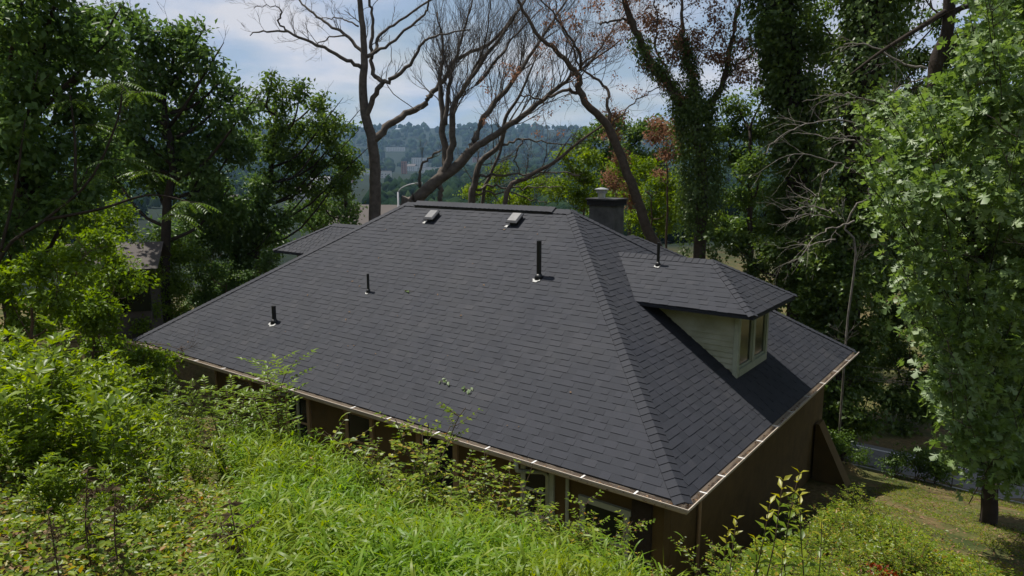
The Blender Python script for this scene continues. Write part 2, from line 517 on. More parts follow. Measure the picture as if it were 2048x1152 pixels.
def shingle_face(O, A, S, poly_l, poly_r, smax, seed, s0=0.0):
    """poly_l/r: functions giving the left and right limit along the eave at slope distance s"""
    rr = random.Random(seed)
    Nn = np.cross(A, S)
    if Nn[2] < 0: Nn = -Nn
    k = 0
    while s0 + k * EXP < smax - 0.02:
        a_s = s0 + k * EXP; b_s = min(a_s + EXP, smax)
        l0, l1, r0, r1 = poly_l(a_s), poly_l(b_s), poly_r(a_s), poly_r(b_s)
        lo, hi = max(l0, l1), min(r0, r1)
        if lo > min(l0, l1) + 1e-4:          # slanted ends
            piece_poly(O, A, S, Nn, [(l0, a_s), (lo, a_s), (lo, b_s), (l1, b_s)], rr.random())
        if hi < max(r0, r1) - 1e-4:
            piece_poly(O, A, S, Nn, [(hi, a_s), (r0, a_s), (r1, b_s), (hi, b_s)], rr.random())
        x = lo
        high = rr.random() < .5
        tint = rr.random()
        while x < hi - 0.01:
            w = rr.choice(WID if high else WID[:3])
            full = True
            if x + w > hi - 0.08: w = hi - x; full = False
            c = O + A * (x + w / 2) + S * a_s
            tn = min(1, max(0, tint * .35 + rr.random() * .65))
            tn = round(tn * 4) / 4 if full else tn
            pieces.append((c, O + A * x + S * a_s, A, S, Nn, w, high, tn, full))
            x += w
            high = not high if rr.random() < .86 else high
            if rr.random() < .5: tint = rr.random()
        k += 1

def piece_poly(O, A, S, Nn, q, t):
    a, b_, c_, d_ = [O + A * x + S * s for x, s in q]
    up = Nn * 0.007; lo = Nn * 0.0015
    rest.poly([a + up, b_ + up, c_ + lo, d_ + lo], t)
    rest.poly([a, b_, b_ + up, a + up], t)

def tab_verts(w, high):
    t = 0.011 if high else 0.0045
    e = EXP + 0.012
    g = 0.0003
    return [(g, 0, -.002), (w - g, 0, -.002), (w - g, 0, t), (g, 0, t), (w - g, e, .0015), (g, e, .0015), (w - g, e, -.002), (g, e, -.002)], \
        [(0, 1, 2, 3), (3, 2, 4, 5), (1, 6, 4, 2), (0, 3, 5, 7)]

slope_len = math.hypot(HR, INS)
cs, sn = INS / slope_len, HR / slope_len
LIFT = 0.012
# rear (camera) slope: eave runs from the far corner to the near corner
A = np.array([1.0, 0, 0])
shingle_face(H(L, 0, LIFT), A, np.array([0, cs, sn]), lambda s: s * cs, lambda s: L - s * cs, slope_len, 1)
# right slope (with dormer)
shingle_face(H(0, 0, LIFT), np.array([0, 1.0, 0]), np.array([-cs, 0, sn]), lambda s: s * cs, lambda s: W - s * cs, slope_len, 2)
# left and street slopes
shingle_face(H(L, W, LIFT), np.array([0, -1.0, 0]), np.array([cs, 0, sn]), lambda s: s * cs, lambda s: W - s * cs, slope_len, 3)
shingle_face(H(0, W, LIFT), np.array([-1.0, 0, 0]), np.array([0, -cs, sn]), lambda s: s * cs, lambda s: L - s * cs, slope_len, 4)

# roof deck under the shingles
roof = MB()
cN, cL_, cR, cB = H(0, 0, 0), H(L, 0, 0), H(0, W, 0), H(L, W, 0)
rR, rL = H(INS, W / 2, HR), H(L - INS, W / 2, HR)
roof.poly([cL_, cN, rR, rL]); roof.poly([cN, cR, rR]); roof.poly([cR, cB, rL, rR]); roof.poly([cB, cL_, rL])
roof.tint = [0.2] * len(roof.v)
deck = roof.build('roof', M['shingle'], house)
tag(deck, 'large dark grey hip roof of laminated asphalt shingles')

# dormers -------------------------------------------------------------
DW, DR, DP = 2.06, 2.87, 0.59     # eave height, ridge height, pitch
dl = math.hypot(DR - DW, 1.37); dcs, dsn = 1.37 / dl, (DR - DW) / dl

def dormer(fr, big):
    """fr(a, b, w): a = distance in from the house eave on that side, b = across, w above eave"""
    ue, ur, c = 0.47, 1.84, 5.45
    inner = DR / PIT
    e_in = DW / PIT
    rf = MB()
    n1, n2 = fr(ue, c - 1.37, DW), fr(ue, c + 1.37, DW)
    rd = fr(ur, c, DR); ri = fr(inner, c, DR)
    i1, i2 = fr(e_in, c - 1.37, DW), fr(e_in, c + 1.37, DW)
    rf.poly([n1, n2, rd]); rf.poly([i1, n1, rd, ri]); rf.poly([n2, i2, ri, rd])
    th = np.array([0, 0, 0.07])
    for a, b_ in ((i1, n1), (n1, n2), (n2, i2)):
        rf.poly([a - th, b_ - th, b_ - np.array([0, 0, .004]), a - np.array([0, 0, .004])])
    rf.poly([n2 - th, n1 - th, i1 - th, i2 - th])
    rf.tint = [0.3] * len(rf.v)
    d = rf.build('dormer_roof', M['shingle'], house)
    up = np.array([0, 0, LIFT])
    xdir = unit(fr(1, 0, 0) - fr(0, 0, 0)); ydir = unit(fr(0, 1, 0) - fr(0, 0, 0))
    zz = np.array([0, 0, 1.0])
    # near side, front and far side
    Ln = e_in - ue
    shingle_face(i1 + up, -xdir, ydir * dcs + zz * dsn, lambda s: -s * dsn / PIT, lambda s: Ln - s * dcs, dl, 21)
    shingle_face(n1 + up, ydir, xdir * dcs + zz * dsn, lambda s: s * dcs, lambda s: 2.74 - s * dcs, dl, 22)
    shingle_face(n2 + up, xdir, -ydir * dcs + zz * dsn, lambda s: s * dcs, lambda s: Ln + s * dsn / PIT, dl, 23)
    caps(n1 + up, rd + up, 0.10); caps(n2 + up, rd + up, 0.10); caps(rd + up, ri + up, 0.14)
    # walls with lapped boards
    wa, b0, b1 = 0.96, c - 0.83, c + 0.93
    w = MB()
    zt = DW - 0.08
    wb = wa * PIT - .05
    w.poly([fr(wa, b0, wb), fr(wa, b1, wb), fr(wa, b1, zt), fr(wa, b0, zt)])
    w.poly([fr(wa, b0, wb), fr(wa, b0, zt), fr(zt / PIT, b0, zt)])
    w.poly([fr(wa, b1, wb), fr(zt / PIT, b1, zt), fr(wa, b1, zt)])
    wl_ = w.build('dormer_wall', M['siding'], house)
    if not big:
        return
    k = 0; z0 = wa * PIT + 0.02
    while z0 < zt - .03:
        z1 = min(z0 + 0.115, zt)
        for bb_, sgn in ((b0, -1), (b1, 1)):
            m_ = MB()
            a0, a1 = wa + .02, z0 / PIT - .01
            a2 = z1 / PIT - .01
            if a1 - a0 > .05:
                o0 = 0.026 * sgn; o1 = 0.004 * sgn
                P0, P1, P2, P3 = fr(a0, bb_ + o0, z0), fr(a1, bb_ + o0, z0), fr(a2, bb_ + o1, z1), fr(a0, bb_ + o1, z1)
                Q0, Q1 = fr(a0, bb_, z0), fr(a1, bb_, z0)
                fs = [[P0, P1, P2, P3], [Q0, Q1, P1, P0]]
                for f_ in fs: m_.poly(f_ if sgn < 0 else f_[::-1])
                m_.build('siding_board', M['siding'], wl_)
        z0 += 0.115
    # corner boards, sill and two windows facing the right
    for bb_ in (b0, b1):
        m_ = MB(); o_ = fr(wa - .012, bb_, (wb + zt) / 2)
        m_.box(o_, xdir * .05, ydir * .055, zz * (zt - wb) / 2)
        m_.build('corner_board', M['trim'], wl_)
    m_ = MB(); m_.box(fr(wa - .03, (b0 + b1) / 2, wb + .11), xdir * .05, ydir * ((b1 - b0) / 2 - .06), zz * .075)
    m_.build('sill_board', M['trim'], wl_)
    m_ = MB(); m_.box(fr(wa - .02, (b0 + b1) / 2, zt - .05), xdir * .04, ydir * ((b1 - b0) / 2 - .06), zz * .05)
    m_.build('head_board', M['trim'], wl_)
    cw = (b0 + b1) / 2
    m_ = MB(); m_.box(fr(wa - .03, cw, (wb + zt) / 2 + .04), xdir * .04, ydir * .06, zz * ((zt - wb) / 2 - .15))
    m_.build('mullion', M['trim'], wl_)
    for s in (-1, 1):
        hw = (b1 - b0) / 4 - .06
        cy = cw + s * ((b1 - b0) / 4)
        zb, zt2 = wb + .19, zt - .10
        fm = MB()
        for q in (-1, 1):
            fm.box(fr(wa - .02, cy + q * (hw - .022), (zb + zt2) / 2), xdir * .018, ydir * .022, zz * (zt2 - zb) / 2)
        for zc in (zb + .025, zt2 - .025):
            fm.box(fr(wa - .021, cy, zc), xdir * .017, ydir * (hw - .045), zz * .022)
        wd = fm.build('dormer_window', M['trim'], house)
        for z_a, z_b in ((zb + .047, zt2 - .047),):
            g = MB(); g.box(fr(wa - .012, cy, (z_a + z_b) / 2), xdir * .004, ydir * (hw - .045), zz * (z_b - z_a) / 2)
            g.build('pane', M['glass'], wd)

capn = [0]
cap_root = deck
def caps(p, q, half, vent=False):
    """bent cap shingles along a hip or ridge, each a piece of its own"""
    d = unit(q - p); n = int(np.linalg.norm(q - p) / 0.15)
    side = unit(np.cross(d, np.array([0, 0, 1.0])))
    nrm = np.cross(side, d)
    flat = abs(d[2]) < 0.05
    dip = (0.62 if flat else 0.40) * half
    for k in range(n):
        a = p + d * (k * np.linalg.norm(q - p) / n)
        b_ = a + d * 0.19
        h0, h1 = nrm * 0.026, nrm * 0.012
        dr = nrm * dip
        t = random.random() * .7
        m_ = MB()
        pl = [a + h0, a - side * half + h0 - dr, b_ - side * half + h1 - dr, b_ + h1]
        pr = [a + h0, b_ + h1, b_ + side * half + h1 - dr, a + side * half + h0 - dr]
        m_.poly(pr, t); m_.poly(pl, t)
        th = nrm * 0.012
        m_.poly([pl[1] - th, a - th, a + h0, pl[1]], t); m_.poly([a - th, pr[3] - th, pr[3], a + h0], t)
        m_.poly([pl[1] - th, pl[1], pl[2], pl[2] - th], t); m_.poly([pr[3], pr[3] - th, pr[2] - th, pr[2]], t)
        m_.build('cap_shingle', M['shingle'], cap_root)
        capn[0] += 1

up = np.array([0, 0, LIFT])
caps(cN + up, rR + up, 0.15)
caps(cR + up, rR + up, 0.15)
caps(cL_ + up, rL + up, 0.15)
# ridge: vent strip under a run of caps
m_ = MB()
ra, rb = rR + np.array([-.55, 0, 0.012]), rL + np.array([0.45, 0, 0.012])
for sg in (-1, 1):
    o = np.array([0, sg * 0.17, -0.17 * PIT])
    q = [ra + np.array([0, 0, .05]), rb + np.array([0, 0, .05]), rb + o + np.array([0, 0, .05]), ra + o + np.array([0, 0, .05])]
    m_.poly(q if sg < 0 else q[::-1])
    q2 = [ra + o - np.array([0, 0, .0]), rb + o, rb + o + np.array([0, 0, .05]), ra + o + np.array([0, 0, .05])]
    m_.poly(q2 if sg < 0 else q2[::-1])
m_.build('ridge_vent', M['black'], house)
caps(rL + up + np.array([0.4, 0, 0.05]), rR + up + np.array([-.5, 0, 0.05]), 0.18)
caps(rR + up + np.array([-.5, 0, 0.0]), rR + up, 0.16)
caps(rL + up, rL + up + np.array([.4, 0, 0.0]), 0.16)

dormer(lambda a, b_, w: H(a, b_, w), True)
dormer(lambda a, b_, w: H(L - a - .1, b_ + .25, w + .12), False)
dormer(lambda a, b_, w: H(b_ + 5.75 - 5.45, W - a + .1, w), False)

# turn the shingle list into objects: the nearest 300 single, the others one mesh
ca, sa = math.cos(house.rotation_euler.z), math.sin(house.rotation_euler.z)
Rz = np.array([[ca, -sa, 0], [sa, ca, 0], [0, 0, 1]])
hl = np.array(house.location)
def dist(c): return np.linalg.norm(Rz @ c + hl - np.array([0, 0, CZ]))
order = sorted(range(len(pieces)), key=lambda i: dist(pieces[i][0]))
single = set([i for i in order if pieces[i][8]][:300])
cache = {}
for i, (c, o, A_, S_, N_, w, high, tn, full) in enumerate(pieces):
    if i in single:
        key = (round(w, 3), high, tn)
        if key not in cache:
            m_ = MB(); vv, ff = tab_verts(w, high)
            m_.v = vv; m_.f = ff; m_.tint = [tn] * 8
            cache[key] = m_.mesh('shingle', M['shingle'])
        ob = add('shingle', cache[key], deck)
        n_ = np.cross(A_, S_)
        ob.matrix_local = Matrix(((A_[0], S_[0], n_[0], o[0]), (A_[1], S_[1], n_[1], o[1]), (A_[2], S_[2], n_[2], o[2]), (0, 0, 0, 1)))
    else:
        vv, ff = tab_verts(w, high)
        n0 = len(rest.v)
        n_ = np.cross(A_, S_)
        for a, s, h_ in vv: rest.v.append(tuple(o + A_ * a + S_ * s + n_ * h_))
        rest.f += [tuple(n0 + q for q in f_) for f_ in ff]
        rest.tint += [tn] * 8
ro = rest.build('shingle_field', M['shingle'], deck)
tag(ro, kind='stuff')

# walls ----------------------------------------------------------------
OV = 0.55
WL = 13.35                         # far end of the rear wall
def prism(name, mat, parent, u0, u1, v0, v1, w0, w1):
    m_ = MB(); m_.bb(-u1, -u0, v0, v1, E0 + w0, E0 + w1)
    return m_.build(name, mat, parent)
wt = -0.16
rear = prism('rear_wall', M['stucco'], house, OV, WL, OV, OV + .25, -E0 - .4, wt)
right = prism('right_wall', M['stucco'], house, OV, OV + .25, OV + .26, W - OV, -E0 - .9, wt)
prism('left_wall', M['stucco'], house, WL - .25, WL, OV + .26, W - OV, -E0 - .9, wt)
prism('street_wall', M['stucco'], house, OV + .26, WL - .26, W - OV - .25, W - OV - .003, -E0 - .9, wt)
prism('corner_trim', M['fascia'], rear, WL + .003, WL + .06, OV - .03, OV + .1, -E0 - .3, wt - .01)
# porch posts under the far end of the roof
for vv in (OV + .1, W - OV - .1):
    prism('porch_post', M['trim'], house, L - OV - .15, L - OV, vv - .08, vv + .08, -E0 - .6, wt)
# soffit and fascia
m_ = MB()
z_ = E0 - .15
def ring(u0, u1, v0, v1, z): return [np.array([-u0, v0, z]), np.array([-u1, v0, z]), np.array([-u1, v1, z]), np.array([-u0, v1, z])]
o_, i_ = ring(.03, L - .03, .03, W - .03, z_), ring(OV + .1, L - OV - .1, OV + .1, W - OV - .1, z_)
for k in range(4): m_.poly([o_[k], o_[(k + 1) % 4], i_[(k + 1) % 4], i_[k]])
m_.poly(ring(WL - .1, L - .4, .4, W - .4, z_ - .004))
m_.build('soffit', M['soffit'], house)
for nm, a, b_ in (('rear', (0, 0), (L, 0)), ('right', (0, 0), (0, W)), ('left', (L, 0), (L, W)), ('street', (0, W), (L, W))):
    m_ = MB()
    if a[1] == b_[1]:
        y = .015 if a[1] == 0 else W - .015
        m_.bb(-L + .03, -.03, y - .012, y + .012, E0 - .17, E0 - .012)
    else:
        x = .015 if a[0] == 0 else L - .015
        m_.bb(-x - .012, -x + .012, .0, W, E0 - .17, E0 - .012)
    m_.build('fascia', M['fascia'], house)

# gutters: open K profile with rolled lip
prof = [(0.0, -.015), (0.0, -.115), (-.085, -.115), (-.105, -.075), (-.105, -.05), (-.128, -.035), (-.128, -.012), (-.114, -.012), (-.114, -.030), (-.098, -.045), (-.097, -.075), (-.080, -.107), (-.006, -.107), (-.006, -.015)]
def gutter(axis):
    m_ = MB()
    for i in range(len(prof)):
        (a, z0), (b_, z1) = prof[i], prof[(i + 1) % len(prof)]
        if axis == 'rear':    # runs along u at v<0, mitred at the near corner
            q = [H(a, a, z0), H(L - .0, a, z0), H(L - .0, b_, z1), H(b_, b_, z1)]
        else:
            q = [H(a, a, z0), H(b_, b_, z1), H(b_, W + .02, z1), H(a, W + .02, z0)]
        m_.poly(q)
    g = m_.build('gutter', M['gutter'], house)
    return g
gut = gutter('rear'); gut2 = gutter('right')
for p_ in (gut, gut2): pass
for uu in (0.75, 1.7, 2.66, 3.67, 4.88, 6.17, 7.23, 9.24, 10.58, 11.97, 13.2, 14.6):
    m_ = MB(); m_.box(H(uu, -.066, -.012), (.016, 0, 0), (0, .072, 0), (0, 0, .004))
    m_.build('gutter_hanger', M['clip'], gut)
for vv in (0.55, 1.3, 2.2, 3.15, 4.1, 5.1, 6.3, 7.5, 8.7, 9.9):
    m_ = MB(); m_.box(H(-.066, vv, -.012), (.072, 0, 0), (0, .016, 0), (0, 0, .004))
    m_.build('gutter_hanger', M['clip'], gut2)
# leaf litter lying in the gutters
def litter(n, fn, name, lab):
    bs = np.array([fn() for _ in range(n)])
    dr = rdir(n); dr[:, 2] *= .3
    nr = rdir(n) * .5 + np.array([0, 0, 1.0])
    me_ = leaf_mesh(name, bs, dr, nr, rg.uniform(.03, .07, n), tmpl_leaf(.6), M['l_dry'])
    o = add(name, me_, house); tag(o, lab, kind='stuff'); return o
litter(260, lambda: H(abs(random.gauss(0, 1.6)) + .05, random.uniform(-.085, -.015), random.uniform(-.095, -.035)), 'gutter_litter', 'rusty fallen leaves lying in the rear gutter')
litter(220, lambda: H(random.uniform(-.085, -.015), random.random() ** 1.5 * W, random.uniform(-.1, -.045)), 'gutter_litter', 'dry leaves lying in the side gutter')

# downspout outlets and pipe on the rear wall
for uu in (10.15, 3.05):
    m_ = MB(); m_.smooth = True
    m_.tube([H(uu, -.05, -.11), H(uu, -.05, -.22), H(uu, -.02, -.29), H(uu, .10, -.34), H(uu - .25, .40, -.40), H(uu - .28, OV - .05, -.5), H(uu - .28, OV - .05, -E0 - .1)], .04, 8)
    m_.build('downspout', M['trim'], house)
m_ = MB(); m_.tube([H(2.35, OV - .05, wt), H(2.35, OV - .05, -E0)], .035, 8); m_.build('wall_pipe', M['trim'], house)
# right wall pipe
m_ = MB(); m_.tube([H(OV - .05, 1.9, wt), H(OV - .05, 1.9, -E0)], .035, 8); m_.build('wall_pipe', M['fascia'], house)

def window(uc, w, top, bot, mat, name='window'):
    f_ = MB(); v0 = OV - .02
    for sg in (-1, 1): f_.box(H(uc + sg * w / 2, v0, (top + bot) / 2), (.05, 0, 0), (0, .03, 0), (0, 0, (top - bot) / 2))
    f_.box(H(uc, v0 - .004, top), (w / 2 + .08, 0, 0), (0, .035, 0), (0, 0, .05))
    f_.box(H(uc, v0 - .01, bot), (w / 2 + .09, 0, 0), (0, .05, 0), (0, 0, .04))
    o = f_.build(name, mat, house)
    g = MB(); g.box(H(uc, v0 + .004, (top + bot) / 2), (w / 2 - .05, 0, 0), (0, .01, 0), (0, 0, (top - bot) / 2 - .05)); g.build('pane', M['glass'], o)
    s_ = MB(); s_.box(H(uc, v0 - .006, (top + bot) / 2), (w / 2 - .05, 0, 0), (0, .012, 0), (0, 0, .025)); s_.build('meeting_rail', mat, o)
    return o
window(12.15, .75, -.42, -1.75, M['fascia'])
window(9.9, .8, -.42, -1.75, M['fascia'])
window(7.75, .8, -.42, -1.75, M['fascia'])
window(3.0, .62, -.38, -1.35, M['trim'])
o = window(1.62, .85, -.72, -2.0, M['trim']); tag(o, 'white framed rear window beside a dark panel')
prism('wall_panel', M['darkbark'], house, .75, 1.1, OV - .06, OV - .003, -E0 + .1, -.45)
# back door
f_ = MB()
for sg in (-1, 1): f_.box(H(5.45 + sg * .5, OV - .02, -1.35), (.06, 0, 0), (0, .03, 0), (0, 0, 1.1))
f_.box(H(5.45, OV - .022, -.27), (.44, 0, 0), (0, .03, 0), (0, 0, .055))
dr_ = f_.build('door_frame', M['fascia'], house)
g = MB(); g.box(H(5.45, OV - .006, -1.38), (.435, 0, 0), (0, .004, 0), (0, 0, 1.05)); g.build('door', M['dark'], dr_)
# narrow window at the near corner and one on the right wall
window(.95 - .3, .01, -.6, -.61, M['fascia']) if False else None
# battered pier at the street corner
m_ = MB()
b_lo = [H(-.62, 9.6, -E0 - 1.0), H(.5, 9.6, -E0 - 1.0), H(.5, 10.05, -E0 - 1.0), H(-.62, 10.05, -E0 - 1.0)]
b_hi = [H(.42, 9.6, -1.75), H(.5, 9.6, -1.75), H(.5, 10.05, -1.75), H(.42, 10.05, -1.75)]
m_.poly(b_hi)
for k in range(4): m_.poly([b_lo[k], b_lo[(k + 1) % 4], b_hi[(k + 1) % 4], b_hi[k]])
m_.build('battered_pier', M['stucco'], house)

# vent pipes -----------------------------------------------------------
def pipe(u, v, wbase, h, r, face='rear', lab=None):
    m_ = MB(); m_.smooth = False
    m_.tube([H(u, v, wbase - .05), H(u, v, wbase + h)], r, 12)
    p = m_.build('vent_pipe', M['black'], house)
    if lab: tag(p, lab)
    b2 = MB(); b2.smooth = True
    b2.tube([H(u, v, wbase - .03), H(u, v, wbase + .05), H(u, v, wbase + .09)], [r * 2.0, r * 1.6, r * 1.15], 12)
    b2.build('boot', M['black'], p)
    # smear of white sealant below the boot
    n = 14; s2 = MB(); c = H(u, v - r * 1.2, wbase - r * 1.2 * PIT)
    pts = []
    for k in range(n):
        a = k * 2 * math.pi / n; rr = r * 1.75 * random.uniform(.7, 1.3)
        x, y = math.cos(a) * rr * 1.1, math.sin(a) * rr * .75
        if face == 'rear': q_ = c + np.array([x, y * cs, y * sn]) + np.array([0, -sn, cs]) * .026
        else: q_ = H(u, v - r * 1.2, wbase - r * 1.2 * DP) + np.array([x, y * dcs, y * dsn]) + np.array([0, -dsn, dcs]) * .026
        pts.append(q_)
    s2.poly(pts)
    s2.build('sealant', M['flash'], p)
pipe(11.79, 1.32, .915, .44, .055, lab='short thick black vent pipe')
pipe(9.57, 2.54, 1.76, .48, .032, lab='thin black vent pipe')
pipe(5.08, 3.52, 2.44, .83, .055, lab='tallest black vent pipe')
pipe(3.0, 5.15, 2.70, .52, .035, 'dormer', lab='black vent pipe through the dormer roof')

# box roof vents below the ridge
for k, (u, v) in enumerate(((9.62, 5.02), (6.85, 5.08))):
    bse = H(u, v, v * PIT)
    X_, S_, N_ = np.array([1.0, 0, 0]), np.array([0, cs, sn]), np.array([0, -sn, cs])
    def fp(x, s, n): return bse + X_ * x + S_ * s + N_ * n
    m_ = MB()
    lo = [fp(-.13, -.13, .01), fp(.13, -.13, .01), fp(.13, .13, .01), fp(-.13, .13, .01)]
    hi = [fp(-.13, -.13, .10), fp(.13, -.13, .10), fp(.13, .13, .10), fp(-.13, .13, .10)]
    for q in range(4): m_.poly([lo[q], lo[(q + 1) % 4], hi[(q + 1) % 4], hi[q]])
    rv = m_.build('roof_vent', M['black'], house)
    m_ = MB()
    t0 = [fp(-.17, -.22, .10), fp(.17, -.22, .10), fp(.17, .17, .10), fp(-.17, .17, .10)]
    t1 = [fp(-.17, -.22, .125), fp(.17, -.22, .125), fp(.17, .17, .125), fp(-.17, .17, .125)]
    t2 = [fp(-.13, -.17, .16), fp(.13, -.17, .16), fp(.13, .13, .16), fp(-.13, .13, .16)]
    m_.poly(t0[::-1])
    for q in range(4):
        m_.poly([t0[q], t0[(q + 1) % 4], t1[(q + 1) % 4], t1[q]]); m_.poly([t1[q], t1[(q + 1) % 4], t2[(q + 1) % 4], t2[q]])
    m_.poly(t2)
    m_.build('vent_hood', M['ventcap'], rv)
    m_ = MB(); m_.poly([fp(-.22, -.27, .024), fp(-.12, -.29, .024), fp(-.1, -.2, .024), fp(-.18, -.2, .024)]); m_.build('flashing', M['flash'], rv)

# chimney --------------------------------------------------------------
def cbox(mat, name, parent, a0, a1, b0, b1, w0, w1):
    m_ = MB(); m_.bb(-a1, -a0, b0, b1, E0 + w0, E0 + w1); return m_.build(name, mat, parent)
ch = cbox(M['concrete'], 'chimney', house, 5.12, 5.84, 6.90, 7.46, 2.3, 3.86)
cbox(M['soot'], 'chimney_band', ch, 5.07, 5.89, 6.85, 7.51, 3.86, 4.0)
cbox(M['slab'], 'cap_slab', ch, 5.04, 5.92, 6.82, 7.54, 4.003, 4.04)
cbox(M['soot'], 'chimney_base', ch, 5.08, 5.88, 6.86, 7.50, 2.2, 2.95)
m_ = MB(); c_ = H(5.62, 7.15, 4.04)
m_.tube([c_, c_ + np.array([0, 0, .13])], .10, 14); fl = m_.build('flue', M['galv'], ch)
m_ = MB(); m_.tube([c_ + np.array([0, 0, .13]), c_ + np.array([0, 0, .20])], .14, 14); m_.build('flue_collar', M['flashlead'], fl)
m_ = MB(); m_.tube([c_ + np.array([0, 0, .215]), c_ + np.array([0, 0, .235]), c_ + np.array([0, 0, .275])], [.185, .185, .03], 14); m_.build('rain_cap', M['galv'], fl)

# ================================================================== vegetation
DENS = 6.0
def catmull(pts, n):
    P = np.asarray(pts, float)
    P = np.vstack([2 * P[0] - P[1], P, 2 * P[-1] - P[-2]])
    k = len(P) - 3
    out = []
    for t in np.linspace(0, k - 1e-6, n):
        i = int(t); f = t - i
        a, b_, c, d = P[i:i + 4]
        out.append(.5 * ((2 * b_) + (-a + c) * f + (2 * a - 5 * b_ + 4 * c - d) * f * f + (-a + 3 * b_ - 3 * c + d) * f ** 3))
    return np.array(out)

def grow(mb, p, d, ln, r, lev, up=0.12, spread=0.75, kids=4, tips=None, wob=0.16):
    n = 5 if lev > 0 else 4
    pts = [p]; d = unit(d)
    for i in range(n):
        d = unit(d + rg.normal(size=3) * wob + np.array([0, 0, up]))
        pts.append(pts[-1] + d * ln / n)
    r1 = max(r * .45, .0035)
    mb.tube(pts, np.linspace(r, r1, n + 1), 5 if r > .03 else 3, cap=False)
    if tips is not None and lev == 0: tips.append((pts[-1], d))
    if lev > 0:
        for k in range(kids):
            f = rg.uniform(.25, 1.0) * n
            i = min(int(f), n - 1)
            q = pts[i] + (pts[i + 1] - pts[i]) * (f - i)
            dd = unit(pts[i + 1] - pts[i])
            s = np.cross(dd, rdir(1)[0]); s = unit(s)
            grow(mb, q, dd + s * spread, ln * rg.uniform(.45, .72), max(r * .5 * (1.1 - .4 * f / n), .0035), lev - 1, up, spread, kids, tips, wob)

def limb_px(pts, depth, drift=0.0):
    """photo-measured line set at its own distance; drift lets it come forward or go back"""
    n = len(pts)
    return np.array([at(p[0], p[1], depth + drift * i / max(1, n - 1)) for i, p in enumerate(pts)])

def Zm(l, ox, oy, k):    # read-outs taken from enlarged views
    return [(ox + x * k, oy + y * k) for x, y in l]

class Tree:
    def __init__(s, name, label, cat, base_pt, group=None):
        x, y = float(base_pt[0]), float(base_pt[1])
        s.o = np.array([x, y, hz(x, y)])
        s.root = empty(name, s.o)
        tag(s.root, label, cat, group)
        s.wood = MB(); s.wood.smooth = True
        s.lv = []
    def limb(s, P, w0, w1, n=None, sides=8, twigs=0, tl=1.2, lev=2, up=.12, spread=.8, kids=4, start=.25, wiggle=.0, tips=None):
        P = np.asarray(P, float) - s.o
        n = n or max(6, len(P) * 4)
        Q = catmull(P, n)
        if wiggle: Q[1:-1] += rg.normal(size=Q[1:-1].shape) * wiggle
        rad = np.linspace(w0, w1, n)
        s.wood.tube(Q, rad, sides)
        for k in range(twigs):
            f = rg.uniform(start, 1.0) * (n - 1); i = min(int(f), n - 2)
            q = Q[i] + (Q[i + 1] - Q[i]) * (f - i)
            d = unit(Q[i + 1] - Q[i]); sd2 = unit(np.cross(d, rdir(1)[0]))
            grow(s.wood, q, d * .7 + sd2 * spread, tl * rg.uniform(.5, 1.1), max(.008, min(.028, rad[i] * .32)), lev, up, .7, kids, tips)
        return Q
    def trunk_to_ground(s, P, w0, w1, **k):
        P = np.asarray(P, float)
        g = P[0].copy(); g[2] = hz(g[0], g[1]) - .1
        if P[0][2] > g[2] + .4: P = np.vstack([[g], P])
        return s.limb(P, w0, w1, **k)
    def blob(s, c, r, size, dens, flat=.85, outward=.5, bunch=16):
        c = np.asarray(c) - s.o
        n = int(DENS * dens * (r / size / 1.2) ** 2)
        nb = max(5, n // bunch)
        d = rdir(nb)
        rad = r * rg.random(nb) ** .42 * (1 + .18 * rg.normal(size=nb))
        bc = c + d * rad[:, None] * np.array([1, 1, flat])
        i = rg.integers(0, nb, n)
        pos = bc[i] + rg.normal(size=(n, 3)) * size * np.array([1.25, 1.25, .8])
        dr = d[i] * outward + rdir(n) * .8 + np.array([0, 0, -.15])
        nr = np.array([0, 0, .8]) + rdir(n) * .55 + d[i] * .6
        s.lv.append((pos, dr, nr, size * 1.2 * rg.uniform(.55, 1.3, n), np.clip(rg.random(nb)[i] * .6 + rg.random(n) * .4, 0, 1)))
    def finish(s, bark, leaf=None, tmpl=None, crown='crown'):
        if s.wood.v: s.wood.build('trunk', bark, s.root)
        if s.lv:
            a = [np.concatenate(q) for q in zip(*s.lv)]
            me_ = leaf_mesh(crown, a[0], a[1], a[2], a[3], tmpl or tmpl_simple(), leaf, a[4])
            add(crown, me_, s.root)
            s.lv = []
        s.wood = MB(); s.wood.smooth = True

def blob_tree(name, label, cat, trunk, depth, blobs, leaf, size, dens, bark, tw=.14, tmpl=None, group=None, dd=1.5, steep=.65, lw=.36, extra=None):
    """trunk: measured line from the bottom up; blobs: (px, py, radius px[, depth])"""
    T = limb_px(trunk, depth)
    t = Tree(name, label, cat, T[0], group)
    Q = t.trunk_to_ground(T, tw, tw * .35, wiggle=.02) + t.o
    for b_ in blobs:
        dep = b_[3] if len(b_) > 3 else depth + rg.uniform(-dd, dd)
        c = at(b_[0], b_[1], dep); r = b_[2] * dep / FPX
        below = Q[Q[:, 2] < c[2] - .2 * r]
        if len(below):
            hd = np.hypot(below[:, 0] - c[0], below[:, 1] - c[1])
            j = np.argmin(np.abs((c[2] - below[:, 2]) - steep * hd - .3 * r))
            s0 = below[j]
            mid = (s0 + c) / 2 + np.array([0, 0, -.15 * np.linalg.norm(c - s0)]) + rg.normal(size=3) * .12
            t.limb([s0, mid, c, c + (c - mid) * .5], tw * lw, tw * lw * .15, n=9, sides=5, twigs=3, tl=r * .9, lev=1, kids=4, start=.5)
        for q in range(4):
            t.blob(c + rdir(1)[0] * r * .72 * rg.random() ** .5, r * rg.uniform(.44, .62), size, dens)
    if extra: extra(t)
    t.finish(bark, leaf, tmpl)
    return t

